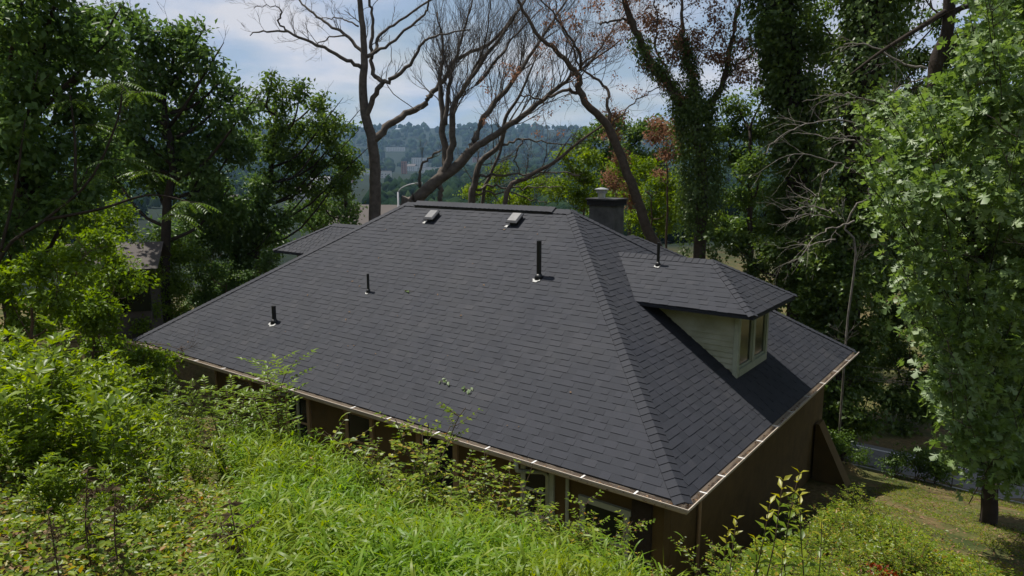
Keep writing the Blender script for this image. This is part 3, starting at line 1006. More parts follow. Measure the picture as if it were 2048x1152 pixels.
# ---- bare and half-dead trees standing behind the house
t = Tree('dead_tree', 'tall bare forked tree with light brown trunk behind the left dormer', 'tree', at(748, 440, 31), None)
z7 = lambda l: Zm(l, 500, 0, .3906)
kp = 31 / FPX * .3906 / 2
t.trunk_to_ground(limb_px(z7([(640, 1130), (640, 900), (625, 720), (592, 600), (577, 450), (586, 320), (580, 190), (562, 0), (550, -250)]), 31), 66 * kp, 20 * kp, n=44, sides=12, twigs=4, start=.7, wiggle=.012)
for l, w0, w1, dr, tw in (
    ([(632, 720), (700, 650), (790, 590), (880, 545), (925, 480), (1000, 400), (1060, 300), (1240, 215), (1400, 10), (1460, -120)], 40, 10, 1.5, 9),
    ([(592, 600), (640, 490), (682, 428), (740, 400), (830, 310), (882, 220), (960, 180), (1130, 152)], 30, 6, -1.5, 5),
    ([(682, 428), (640, 380), (622, 290), (630, 180), (625, 70), (600, -40), (610, -200)], 24, 10, 1, 3),
    ([(600, 290), (650, 250), (662, 180), (760, 110), (920, 0), (1000, -90)], 20, 8, 1.5, 5),
    ([(640, 270), (760, 190), (890, 80), (910, 20), (960, -90)], 15, 7, -1, 5),
    ([(570, 345), (480, 298), (340, 230), (210, 170), (60, 160), (0, 182)], 22, 4, -1.5, 10),
    ([(215, 172), (150, 120), (160, 60), (120, 30), (20, 42)], 11, 3, -1, 7),
    ([(582, 275), (490, 180), (400, 120), (310, 60), (250, 0), (190, -90)], 18, 6, 1.5, 8),
    ([(555, 135), (480, 100), (400, 90), (330, 92)], 9, 3, 1, 6),
    ([(490, 182), (420, 190), (340, 222), (300, 210)], 9, 3, .5, 5),
    ([(880, 545), (846, 560), (700, 430), (722, 300), (715, 180)], 5, 3, 0, 2)):
    t.limb(limb_px(z7(l), 31, dr), w0 * kp, w1 * kp, twigs=tw, tl=.95, lev=2, up=.08, kids=3, wiggle=.03)
t.finish(M['deadbark'])

t = Tree('dead_tree', 'bare multi-stemmed tree leaning right with fans of fine twigs behind the ridge', 'tree', at(850, 402, 30), None)
kp = 30 / FPX * .3906 / 2
t.trunk_to_ground(limb_px(z7([(800, 1090), (850, 1025), (950, 930), (1060, 850), (1130, 770)]), 30), 74 * kp, 48 * kp, n=20, sides=12)
for l, w0, w1, dr, tw, tl in (
    ([(1130, 775), (1160, 690), (1240, 540), (1340, 430), (1430, 290), (1560, 90), (1650, -40)], 38, 8, 1.5, 20, 2.2),
    ([(1110, 790), (1240, 700), (1400, 590), (1560, 460), (1690, 360), (1900, 200)], 40, 6, -1.5, 20, 2.2),
    ([(960, 925), (1000, 820), (985, 560), (975, 400), (990, 270), (960, 60)], 44, 6, 1.5, 14, 1.8),
    ([(990, 900), (1035, 760), (1040, 560), (1100, 450), (1200, 300), (1330, 120), (1420, -20)], 40, 7, -1, 20, 2.2),
    ([(1000, 640), (1020, 450), (1055, 300), (1110, 120), (1150, -60)], 24, 6, 1, 18, 2.0),
    ([(1100, 450), (1160, 330), (1210, 180), (1230, 0)], 14, 5, -1.4, 14, 1.8),
    ([(1160, 430), (1290, 280), (1340, 200), (1500, 40)], 18, 5, .8, 12, 2.0),
    ([(870, 960), (875, 860), (910, 815), (980, 770)], 16, 8, -.6, 2, .6),
    ([(965, 940), (975, 980), (972, 1060)], 26, 24, 0, 0, .5)):
    t.limb(limb_px(z7(l), 30, dr), w0 * kp, w1 * kp, twigs=int(tw * 1.5), tl=tl, lev=2, up=.2, spread=.5, kids=5, wiggle=.03)
t.finish(M['deadbark'])

t = Tree('dead_tree', 'slender bare tree with long drooping side branches between the ridge and chimney', 'tree', at(945, 406, 33), None)
kp = 33 / FPX * .3906 / 2
t.trunk_to_ground(limb_px(z7([(1135, 1070), (1150, 950), (1180, 830), (1280, 740), (1310, 600), (1380, 490), (1470, 280)]), 33), 44 * kp, 8 * kp, n=34, sides=10, twigs=14, tl=2.0)
t.trunk_to_ground(limb_px(z7([(1190, 1070), (1230, 900), (1280, 780), (1320, 640), (1420, 480)]), 33.5), 24 * kp, 6 * kp, n=24, sides=8, twigs=10, tl=1.6)
for l, w0, w1, dr, tw in (
    ([(1165, 905), (1260, 895), (1420, 892), (1560, 885), (1690, 900)], 14, 5, -1, 8),
    ([(1160, 975), (1240, 955), (1330, 968), (1460, 962), (1600, 958)], 13, 5, 1, 8),
    ([(1150, 1000), (1230, 985), (1340, 990), (1440, 1020), (1520, 1040)], 11, 4, -1, 6),
    ([(1280, 740), (1400, 715), (1520, 730), (1650, 745)], 13, 4, 1, 7),
    ([(1395, 715), (1360, 800), (1390, 900), (1420, 920)], 9, 4, 0, 3)):
    t.limb(limb_px(z7(l), 33, dr), w0 * kp, w1 * kp, twigs=tw, tl=1.0, lev=1, up=0, kids=4, wiggle=.05)
t.finish(M['deadbark'])

t = Tree('dead_branch', 'long bare diagonal branch with pale upper end behind the ridge', 'branch', at(1005, 420, 28), None)
kp = 28 / FPX * .3906 / 2
t.trunk_to_ground(limb_px(z7([(1300, 1065), (1420, 910), (1560, 830), (1680, 730), (1800, 645), (1860, 600)]), 28, 2), 30 * kp, 6 * kp, n=26, sides=9, twigs=10, tl=1.2, lev=2)
t.limb(limb_px(z7([(1560, 830), (1600, 760), (1650, 690)]), 29), 10 * kp, 4 * kp, twigs=4, tl=.7)
t.finish(M['bark'])

t = Tree('half_dead_tree', 'crooked bare tree leaning left over the chimney with a few brown leaves', 'tree', at(1300, 470, 26), None)
kp = 26 / FPX * .3906 / 2
t.trunk_to_ground(limb_px(z7([(2120, 1400), (2060, 1220), (1985, 1030), (1920, 860), (1850, 680), (1780, 590), (1690, 480), (1692, 400), (1640, 335), (1560, 250), (1480, 190), (1400, 50), (1350, -60)]), 26, -1.5), 60 * kp, 10 * kp, n=52, sides=10, twigs=6, tl=1.2, start=.5, wiggle=.03)
tips = []
for l, w0, w1, dr, tw in (
    ([(1690, 480), (1620, 464), (1500, 500), (1380, 484)], 20, 6, -1, 9),
    ([(1840, 625), (1840, 500), (1790, 420), (1705, 355), (1600, 140), (1560, -10)], 18, 6, 1.5, 10),
    ([(1690, 350), (1680, 260), (1590, 130), (1480, -30)], 16, 6, -1, 10),
    ([(1850, 650), (1950, 540), (2040, 470), (2130, 440)], 9, 3, 1, 8),
    ([(1700, 330), (1800, 240), (1880, 100), (1960, -40)], 11, 4, 1, 10)):
    t.limb(limb_px(z7(l), 25.5, dr), w0 * kp, w1 * kp, twigs=tw, tl=1.3, lev=2, up=.12, kids=4, wiggle=.04, tips=tips)
for q, d in tips[::6]: t.blob(q + t.o, .12, .07, 2.2)
z8 = lambda l: Zm(l, 1200, 0, .4167)
for p in z8([(70, 560), (60, 640), (100, 760), (90, 900), (150, 960), (60, 860)]): t.blob(at(p[0], p[1], 26), .35, .09, 5)
t.finish(M['bark'], M['l_brown'])

# ---- ivy-clad trees on the right
def ivy(t, Q, r, n, out=.25, size=.10, hang=.0):
    """leaves in tufts on the surface of a trunk line"""
    k = len(Q)
    n = int(n * 2.2); nb = n // 14
    f = rg.random(nb) * (k - 1.001); i = f.astype(int)
    p = Q[i] + (Q[i + 1] - Q[i]) * (f - i)[:, None]
    d = rdir(nb); d[:, 2] *= .3; d /= np.linalg.norm(d, axis=1)[:, None]
    rr = np.interp(f, np.arange(k), np.broadcast_to(r, (k,)))
    bc = p + d * (rr + np.abs(rg.normal(size=nb)) * out)[:, None]
    j = rg.integers(0, nb, n)
    pos = bc[j] + rg.normal(size=(n, 3)) * size * np.array([1.2, 1.2, 1.6])
    dr = d[j] * .5 + rdir(n) * .5 + np.array([0, 0, -.7])
    nr = d[j] * .9 + rdir(n) * .5 + np.array([0, 0, .45])
    t.lv.append((pos, dr, nr, size * rg.uniform(.6, 1.3, n), np.clip(rg.random(nb)[j] * .7 + rg.random(n) * .3, 0, 1)))

t = Tree('ivy_covered_tree', 'ivy-wrapped tree with dead rust-brown leaves on its bare upper limbs', 'tree', at(1400, 480, 27), None)
kp = 27 / FPX * .4167 / 2
Q = t.trunk_to_ground(limb_px(z8([(480, 1160), (490, 900), (478, 700), (450, 560), (440, 480)]), 27), 62 * kp, 44 * kp, n=20, sides=12)
ivy(t, Q, np.linspace(.55, .5, len(Q)), 6500, .22)
brown = []
for l, w0, w1, dr, iv, tw in (
    ([(440, 580), (330, 400), (240, 290), (172, 150), (120, 0), (80, -150)], 48, 18, -1.5, 1700, 6),
    ([(465, 520), (440, 350), (405, 230), (395, 60), (400, -80)], 40, 7, .8, 1500, 7),
    ([(500, 540), (590, 400), (632, 200), (662, 50), (690, -120)], 34, 10, 1.4, 500, 10),
    ([(590, 410), (640, 330), (720, 270), (760, 200)], 10, 4, 1, 0, 6),
    ([(165, 140), (110, 95), (20, 110), (0, 118)], 14, 6, -1, 0, 4),
    ([(320, 330), (270, 230), (275, 80), (250, -60)], 12, 5, 1, 0, 7),
    ([(250, 300), (190, 310), (170, 240)], 10, 5, 0, 0, 2)):
    Q = t.limb(limb_px(z8(l), 27, dr), w0 * kp, w1 * kp, twigs=tw, tl=1.3, lev=2, up=.1, kids=3, wiggle=.03, tips=brown)
    if iv: ivy(t, Q[:int(len(Q) * .62)], w0 * kp * .8, iv, .12, .085)
t.finish(M['bark'], M['l_ivy'], tmpl_ivy(), 'ivy')
for px, py, r in [(275, 110, 42), (300, 170, 45), (340, 250, 40), (400, 290, 40), (455, 190, 42), (470, 140, 24), (520, 260, 42), (570, 240, 46), (580, 160, 34), (560, 90, 30), (700, 210, 34), (690, 340, 50), (740, 380, 40), (640, 340, 36), (250, 60, 28), (520, 60, 24), (650, 110, 24), (210, 210, 20), (370, 200, 34), (610, 270, 40), (330, 130, 28), (420, 240, 34)]:
    p = z8([(px, py)])[0]; dep = 27 + rg.uniform(-1.2, 1.2)
    t.blob(at(p[0], p[1], dep), r * .4167 * dep / FPX * 1.35, .09, 2.6, flat=1.1)
for q, d in brown[::5]: t.blob(q + t.o, .18, .09, 2.5)
t.finish(M['bark'], M['l_brown'], tmpl_leaf(.6), 'dead_leaves')

def ivy_giant(name, label, line, depth, w0, w1, n, shade_crowns, side_blobs, dens=9):
    T = limb_px(line, depth)
    t = Tree(name, label, 'tree', T[0], None)
    Q = t.trunk_to_ground(T, w0, w1, n=30, sides=12)
    ivy(t, Q, np.linspace(w0, w1, len(Q)) + .05, n, .36, .135)
    for c in side_blobs:
        dep = c[3] if len(c) > 3 else depth + rg.uniform(-1.5, 1.5)
        t.blob(at(c[0], c[1], dep), c[2] * dep / FPX, .11, dens, flat=1.2, outward=.3)
    t.finish(M['darkbark'], M['l_ivy'], tmpl_ivy(), 'ivy')
    top = Q[-1] + t.o
    for c, r in shade_crowns:  # unseen crowns above the view, added to shade the undergrowth below
        c = np.array(c)
        t.limb([top, (top + c) / 2 + np.array([0, 0, .6]), c], .16, .04, twigs=4, tl=1.5, lev=1)
        t.blob(c, r, .16, 7)
    t.finish(M['darkbark'], M['l_dark'])
    return t
ivy_giant('ivy_covered_tree', 'thick dark ivy-covered trunk standing beyond the right dormer', z8([(985, 1250), (970, 1100), (950, 600), (890, 300), (860, 0), (840, -200), (830, -420)]), 25, .52, .4, 9000,
          [((4.5, 27.5, 21), 2.6), ((8, 28, 22), 2.8), ((6.5, 30, 24), 3.0), ((3, 30, 22.5), 2.2), ((11, 30, 21), 2.6), ((8.5, 25.5, 20.5), 1.9)],
          [(1540, 60, 30), (1625, 90, 30), (1560, 200, 30), (1640, 210, 34), (1580, 300, 40), (1560, 130, 30), (1625, 330, 40), (1570, 420, 44), (1610, 500, 46), (1640, 420, 40), (1580, 570, 40)])
ivy_giant('ivy_covered_tree', 'second ivy-covered trunk leaning right behind the pale dead twigs', z8([(1190, 1300), (1200, 1100), (1250, 600), (1285, 300), (1310, 0), (1330, -200), (1345, -400)]), 22, .46, .34, 8000,
          [((9.5, 24.5, 18.5), 2.3), ((12, 24, 19.5), 2.4), ((14, 26, 20), 2.6), ((11, 27, 21), 2.6), ((15.5, 23, 18), 2.2), ((17, 26, 19), 2.6), ((13, 21.5, 18), 1.9)],
          [(1690, 160, 28), (1760, 200, 26), (1670, 300, 34), (1750, 320, 34), (1660, 420, 38), (1730, 440, 38), (1640, 520, 36), (1700, 560, 44), (1760, 560, 44), (1660, 640, 46), (1720, 680, 46), (1610, 610, 30)])

# pale dead branches hanging in front of the ivy
t = Tree('dead_branch', 'tangle of bleached dead twigs arching in front of the ivy trunks', 'branch', at(1700, 600, 19.5), None)
kp = 19.5 / FPX * .4167 / 2
t.trunk_to_ground(limb_px(z8([(1215, 1300), (1200, 1060), (1260, 960), (1320, 840), (1340, 760), (1335, 640), (1420, 520)]), 19.5), .030, .014, n=30, sides=6, twigs=10, tl=.8, wiggle=.05, start=.05)
for l, w0, w1, dr in (([(1420, 525), (1300, 480), (1180, 452), (1080, 460), (970, 490)], 9, 3, 1), ([(1330, 640), (1220, 590), (1100, 576), (960, 610), (850, 670), (780, 740)], 9, 3, -1),
                      ([(1335, 712), (1240, 675), (1160, 670), (1040, 648), (920, 642)], 8, 3, 1.2), ([(1250, 835), (1130, 780), (980, 742), (860, 762)], 9, 3, -.5),
                      ([(1130, 1015), (1060, 1003), (960, 998), (870, 1008)], 9, 3, .6), ([(1140, 785), (1080, 840), (1050, 930), (1010, 960)], 7, 3, 0),
                      ([(1110, 1045), (1000, 1030), (900, 1050)], 7, 3, -.6), ([(1570, 330), (1440, 300), (1300, 220), (1190, 212), (1130, 240)], 12, 4, .8),
                      ([(1220, 1060), (1130, 1090), (1040, 1130), (960, 1240)], 9, 3, -1), ([(1660, 370), (1540, 380), (1440, 420), (1400, 440)], 9, 4, -1),
                      ([(1130, 1150), (1000, 1180), (900, 1270)], 8, 3, 1)):
    t.limb(limb_px(z8(l), 19.5, dr), w0 * kp, w1 * kp, twigs=5, tl=.9, lev=1, up=-.02, spread=.45, kids=3, wiggle=.02)
t.finish(M['pale'])

# ---- leafy trees, left
blob_tree('broadleaf_tree', 'tallest dark green broadleaf tree left of the bare trees', 'tree', [(330, 560), (335, 420), (345, 330), (330, 220), (320, 90)], 27,
          [(205, 60, 38), (225, 105, 45), (272, 40, 36), (300, 85, 48), (345, 75, 42), (390, 90, 42), (420, 130, 40), (360, 140, 55), (440, 165, 26), (290, 150, 55), (250, 180, 60), (330, 215, 65), (400, 215, 55), (455, 200, 42), (480, 235, 34),
           (430, 260, 55), (360, 290, 65), (280, 270, 65), (220, 260, 60), (470, 290, 45), (300, 350, 65), (400, 350, 65), (220, 340, 70), (440, 400, 55)], M['l_dark'], .185, 6.6, M['darkbark'], .22)
blob_tree('broadleaf_tree', 'lighter green upright tree with open forked limbs beside the tallest tree', 'tree', [(512, 470), (530, 400), (545, 320), (552, 240), (550, 190)], 31,
          [(542, 170, 26), (525, 205, 26), (565, 195, 30), (600, 190, 30), (632, 205, 30), (655, 235, 26), (560, 245, 38), (610, 255, 42), (650, 270, 36), (690, 255, 20), (540, 300, 34), (590, 315, 44), (640, 325, 40), (680, 300, 30), (700, 330, 26), (510, 270, 26), (560, 370, 40), (620, 380, 40), (670, 370, 34)],
          M['l_mid'], .155, 5.6, M['darkbark'], .17)
blob_tree('broadleaf_tree', 'shady near tree with dense hanging foliage at the slope edge', 'tree', [(20, 640), (30, 480), (60, 300), (80, 120)], 15,
          [(40, 30, 70), (110, 40, 60), (165, 50, 45), (20, 120, 80), (110, 130, 70), (180, 120, 50), (60, 210, 80), (150, 215, 65), (20, 300, 80), (110, 310, 75), (190, 300, 60), (60, 390, 75), (150, 390, 65), (30, 470, 60), (-40, 60, 90), (-50, 220, 90), (-40, 380, 90), (30, -60, 80), (130, -50, 70), (215, 60, 30)],
          M['l_dark'], .14, 7.2, M['darkbark'], .16)
blob_tree('broadleaf_tree', 'dark shaded tree below the open forked one, close to the left dormer', 'tree', [(470, 560), (475, 470), (490, 400)], 31,
          [(440, 430, 50), (500, 420, 46), (470, 480, 60), (530, 470, 40), (410, 500, 46), (480, 540, 50), (430, 570, 50), (560, 440, 30), (520, 380, 36), (380, 430, 40), (350, 480, 44), (560, 490, 30), (420, 380, 44)], M['l_dark'], .17, 8.5, M['darkbark'], .13)
blob_tree('narrow_tree', 'narrow dark tree against the valley beside the bare trunk', 'tree', [(692, 460), (692, 380), (690, 300)], 38,
          [(690, 300, 20), (695, 335, 26), (685, 365, 30), (700, 400, 34), (670, 425, 34), (640, 440, 36), (700, 440, 30), (600, 430, 34), (640, 400, 26)], M['l_dark'], .16, 5, M['darkbark'], .15)
LB = [('dense bush hiding a small shed beside the left hip of the roof', [(268, 588, 36), (292, 622, 34), (250, 630, 36), (300, 560, 32), (275, 655, 26), (225, 620, 30)], 24, 'l_fresh'),
      ('fresh green vine-hung bush on the slope edge beside the shady near tree', [(60, 540, 60), (20, 600, 60), (110, 600, 60), (60, 660, 50), (150, 540, 50), (-20, 540, 60)], 13, 'l_fresh'),
      ('broad leafy bush left of the roof corner with bright top leaves', [(200, 500, 50), (160, 580, 55), (220, 620, 55), (240, 560, 44), (190, 660, 50), (120, 640, 46)], 17, 'l_fresh'),
      ('rounded sunlit bush standing along the left hip of the roof', [(330, 530, 48), (310, 580, 48), (360, 570, 40), (340, 620, 44), (290, 500, 40), (370, 510, 34)], 27, 'l_fresh'),
      ('dark bush in shade between the roof hip and the valley trees', [(420, 540, 46), (450, 590, 42), (400, 600, 40), (500, 570, 36), (540, 530, 34), (400, 560, 30)], 29, 'l_dark'),
      ('tall mixed bush behind the near tree with hanging vines', [(120, 460, 55), (180, 430, 55), (240, 440, 46), (60, 450, 46), (100, 520, 50), (220, 500, 40)], 22, 'l_fresh')]
for lab, bl_, dep, mt in LB:
    xs = [q[0] for q in bl_]; ys = [q[1] for q in bl_]
    blob_tree('leafy_bush', lab, 'bush', [(np.mean(xs), max(ys) + 60), (np.mean(xs), max(ys)), (np.mean(xs), np.mean(ys))], dep, bl_, M[mt], .095, 5.5, M['brownstem'], .05, dd=1.2)

# vine shrub lying over the far roof corner
def vine_extra(t):
    for l in ([(60, 690), (150, 684), (230, 684), (330, 690), (385, 712)], [(90, 715), (200, 690), (280, 705), (350, 725)]):
        t.limb(limb_px(l, 17.6, 1), .018, .006, twigs=6, tl=.6, lev=1)
blob_tree('vine_shrub', 'vine-covered shrub spilling over the far left roof corner', 'shrub', [(250, 800), (255, 740), (270, 700)], 17.6,
          [(296, 712, 20), (336, 716, 15), (352, 720, 10), (270, 715, 30), (320, 725, 26), (230, 700, 28), (290, 750, 28), (250, 770, 30), (335, 750, 18), (200, 720, 30), (180, 690, 24), (310, 790, 24)], M['l_fresh'], .085, 6.5, M['brownstem'], .04, dd=.8, extra=vine_extra)

# tree of heaven with feather-like compound leaves
def fronds(name, label, spots, depth, branches):
    t = Tree(name, label, 'tree', at(branches[0][0][0], branches[0][0][1], depth), None)
    for i, b_ in enumerate(branches):
        (t.trunk_to_ground if i == 0 else t.limb)(limb_px(b_, depth), .045 if i == 0 else .03, .012, n=20, sides=6)
    ps, ds, ns, sz, rn = [], [], [], [], []
    for (px, py, k) in spots:
        c = at(px, py, depth + rg.uniform(-.8, .8)) - t.o
        for q in range(k):
            a = rg.uniform(0, 6.28); d = np.array([math.cos(a), math.sin(a), rg.uniform(-.1, .5)]); d = unit(d)
            ln = rg.uniform(.40, .62); n = 11
            pts = []
            p = c.copy(); dd = d.copy()
            for j in range(n):
                pts.append(p.copy()); dd = unit(dd + np.array([0, 0, -.085])); p = p + dd * ln / n
            t.wood.tube(pts, np.linspace(.006, .002, n), 3, cap=False)
            sd_ = unit(np.cross(d, [0, 0, 1])); r_ = rg.random()
            for j in range(2, n):
                for sg in (-1, 1):
                    ps.append(pts[j]); ds.append(sd_ * sg + dd * .35 + np.array([0, 0, -.25]))
                    ns.append(np.array([0, 0, 1]) + rg.normal(size=3) * .15); sz.append(.125 * (1 - .35 * abs(j - 6) / 6) * rg.uniform(.9, 1.1)); rn.append(np.clip(r_ * .7 + rg.random() * .3, 0, 1))
    t.lv.append((np.array(ps), np.array(ds), np.array(ns), np.array(sz), np.array(rn)))
    t.finish(M['darkbark'], M['l_mid'], tmpl_leaf(.32, .06, .12))
fronds('tree_of_heaven', 'slender tree with feather-like compound leaves on the slope edge', [(235, 165, 6), (275, 185, 6), (150, 200, 6), (180, 250, 6), (240, 320, 6), (300, 345, 6), (380, 405, 7), (190, 350, 6), (120, 400, 6), (60, 250, 6), (340, 430, 6)], 13,
       [[(-40, 640), (10, 500), (90, 440), (180, 360), (235, 240), (245, 165)], [(90, 440), (200, 418), (300, 390), (385, 405)], [(150, 385), (150, 280), (140, 190)], [(0, 505), (30, 380), (50, 240)]])

# ---- leafy trees, right and centre
for lab, tr, dep, bl_, mt, sz in (
    ('mid green tree filling the gap left of the ivy trunks', [(1500, 520), (1500, 400), (1500, 260)], 34, [(1475, 215, 34), (1530, 190, 36), (1450, 260, 34), (1500, 270, 46), (1555, 260, 40), (1460, 320, 40), (1520, 340, 46), (1480, 390, 46), (1540, 410, 46), (1450, 440, 40), (1500, 460, 46), (1555, 480, 40)], 'l_mid', .15),
    ('pale sparse canopy tree showing sky gaps behind the ivy trunks', [(1690, 500), (1690, 300), (1700, 100)], 33, [(1640, 40, 44), (1660, 110, 44), (1620, 170, 40), (1690, 200, 46), (1700, 60, 40), (1780, 60, 40), (1790, 140, 50), (1830, 220, 56), (1770, 240, 50), (1850, 120, 36), (1880, 40, 30), (1650, 260, 50), (1720, 300, 50), (1560, 40, 40), (1540, 110, 40), (1700, -40, 60), (1800, -30, 60), (1930, 80, 50), (1900, 160, 40)], 'l_mid', .15),
    ('distant green tree on the rise behind the chimney', [(1260, 420), (1260, 330), (1260, 270)], 62, [(1195, 262, 26), (1225, 252, 26), (1262, 250, 30), (1300, 258, 28), (1330, 270, 30), (1180, 300, 30), (1230, 300, 40), (1290, 310, 40), (1160, 285, 24), (1350, 300, 34), (1310, 340, 34), (1210, 340, 34), (1260, 350, 36)], 'l_mid', .24)):
    blob_tree('broadleaf_tree', lab, 'tree', tr, dep, bl_, M[mt], sz * 1.1, 6.4, M['darkbark'], .2)
for lab, dep, bl_ in (
    ('sunny yellow-green bush below the diagonal branch', 40, [(1140, 330, 34), (1175, 360, 36), (1120, 380, 34), (1180, 320, 30), (1150, 400, 36), (1200, 400, 34), (1210, 350, 30)]),
    ('sunny yellow-green bush right of the chimney', 36, [(1290, 340, 36), (1325, 365, 36), (1270, 390, 36), (1310, 420, 40), (1350, 400, 34), (1255, 330, 24), (1340, 440, 34), (1280, 450, 34)]),
    ('small yellow-green bush behind the ridge centre', 46, [(1000, 350, 26), (1040, 375, 28), (985, 385, 28), (1060, 400, 26), (945, 385, 24), (1085, 370, 26), (1015, 405, 28)])):
    xs = [q[0] for q in bl_]; ys = [q[1] for q in bl_]
    blob_tree('leafy_bush', lab, 'bush', [(np.mean(xs), max(ys) + 60), (np.mean(xs), max(ys)), (np.mean(xs), np.mean(ys))], dep, bl_, M['l_yellow'], .15, 4.8, M['brownstem'], .08, dd=1.5)
blob_tree('dead_shrub', 'rust-brown dead shrub left of the tree with brown leaves', 'shrub', [(1335, 420), (1333, 340), (1333, 280)], 31, [(1320, 255, 24), (1345, 270, 26), (1305, 280, 20), (1340, 300, 24), (1360, 250, 16), (1320, 345, 14)], M['l_brown'], .11, 4, M['brownstem'], .06)
for lab, bl_, dep, mt in (
    ('dark ivy thicket under the ivy trunks beyond the dormer', [(1560, 500, 46), (1600, 560, 46), (1640, 600, 46), (1560, 450, 40), (1480, 490, 30), (1520, 540, 30), (1450, 470, 24), (1610, 640, 40)], 24, 'l_ivy'),
    ('dark shaded shrub between the roof corner and the street', [(1690, 720, 46), (1650, 660, 40), (1740, 760, 46), (1690, 790, 44), (1660, 840, 40), (1730, 840, 46), (1640, 760, 30)], 21, 'l_ivy'),
    ('shaded shrub across the street from the roof corner', [(1800, 720, 50), (1780, 800, 50), (1840, 820, 50), (1800, 870, 44), (1860, 760, 46), (1880, 870, 46), (1760, 660, 50), (1820, 640, 50), (1740, 880, 34)], 25, 'l_ivy'),
    ('thicket of dark leaves filling the shade behind the oak', [(1780, 420, 60), (1800, 520, 60), (1850, 600, 60), (1760, 480, 50), (1880, 500, 60), (1820, 360, 60), (1900, 680, 60), (1960, 600, 70), (1980, 760, 70), (1950, 860, 60)], 24, 'l_ivy')):
    xs = [q[0] for q in bl_]; ys = [q[1] for q in bl_]
    blob_tree('dark_thicket', lab, 'thicket', [(np.mean(xs), max(ys) + 40), (np.mean(xs), max(ys)), (np.mean(xs), np.mean(ys))], dep, bl_, M[mt], .11, 6, M['darkbark'], .07, tmpl=tmpl_simple(.8))

# the big oak at the right
ok = []
for y0, x0 in ((-40, 1985), (20, 2000), (70, 1975), (120, 1960), (200, 1850), (260, 1800), (320, 1775), (390, 1790), (450, 1830), (520, 1860), (570, 1830), (640, 1860), (700, 1900), (770, 1890), (830, 1920), (880, 1930), (925, 1955)):
    x = x0 + 30
    ok.append((x0 - 5 + rg.uniform(-28, 12), y0 + rg.uniform(-25, 25), rg.uniform(18, 28), 11 + rg.uniform(-1, 1)))
    ok.append((x0 + 10 + rg.uniform(-30, 12), y0 + 30 + rg.uniform(-20, 20), rg.uniform(16, 26), 11 + rg.uniform(-1, 1)))
    while x < 2110:
        ok.append((x + rg.uniform(-15, 15), y0 + rg.uniform(-18, 18), rg.uniform(36, 54), 11.5 + rg.uniform(-1.6, 2.2) + (1.0 if y0 < 200 else 0)))
        if rg.random() < .5: ok.append((x + rg.uniform(-30, 30), y0 + rg.uniform(-30, 30), rg.uniform(40, 56), 14.5 + rg.uniform(-.5, 1.5)))
        x += 62
def oak_extra(t):
    for l, w0, w1 in (([(1990, 700), (1930, 430), (1880, 300), (1870, 140), (1895, 60), (1900, -60)], .16, .09), ([(1700, 150), (1760, 105), (1840, 55), (1896, 20)], .015, .06), ([(1896, 30), (1930, 14), (1990, 8), (2040, 20)], .06, .015),
                      ([(1870, 135), (1930, 70), (1985, 40)], .06, .03), ([(1960, 560), (1880, 530), (1810, 470)], .05, .015), ([(1980, 640), (1900, 690), (1850, 640)], .05, .015)):
        t.limb(limb_px(l, 13.5), w0, w1, twigs=3, tl=.9, lev=1)
blob_tree('oak_tree', 'large oak with pale glossy lobed leaves at the lawn edge', 'tree', [(1985, 960), (1990, 850), (1995, 700), (2030, 500), (2060, 200)], 14.5, ok, M['l_oak'], .14, 8.5, M['darkbark'], .17, tmpl=tmpl_oak(), dd=1.2, steep=.25, lw=.08, extra=oak_extra)

# ---- roadside shrubs and thin sapling by the street
for i, (px, py, r_) in enumerate(((1660, 900, 20), (1690, 930, 16), (1790, 925, 22), (1835, 935, 20), (1870, 948, 20), (1905, 955, 16))):
    c = at(px, py, 19.2)
    t = Tree('roadside_shrub', 'low leafy shrub on the lawn side of the street', 'shrub', c, 'shrubs along the street')
    for q in range(4):
        cc_ = t.o + np.array([rg.normal() * .2, rg.normal() * .2, .3 + .15 * q])
        t.limb([t.o, (t.o + cc_) / 2, cc_], .012, .004, n=5, sides=4)
        t.blob(cc_, r_ * 19 / FPX, .07, 5)
    t.finish(M['brownstem'], M['l_mid'])
HAZE = 0.00008

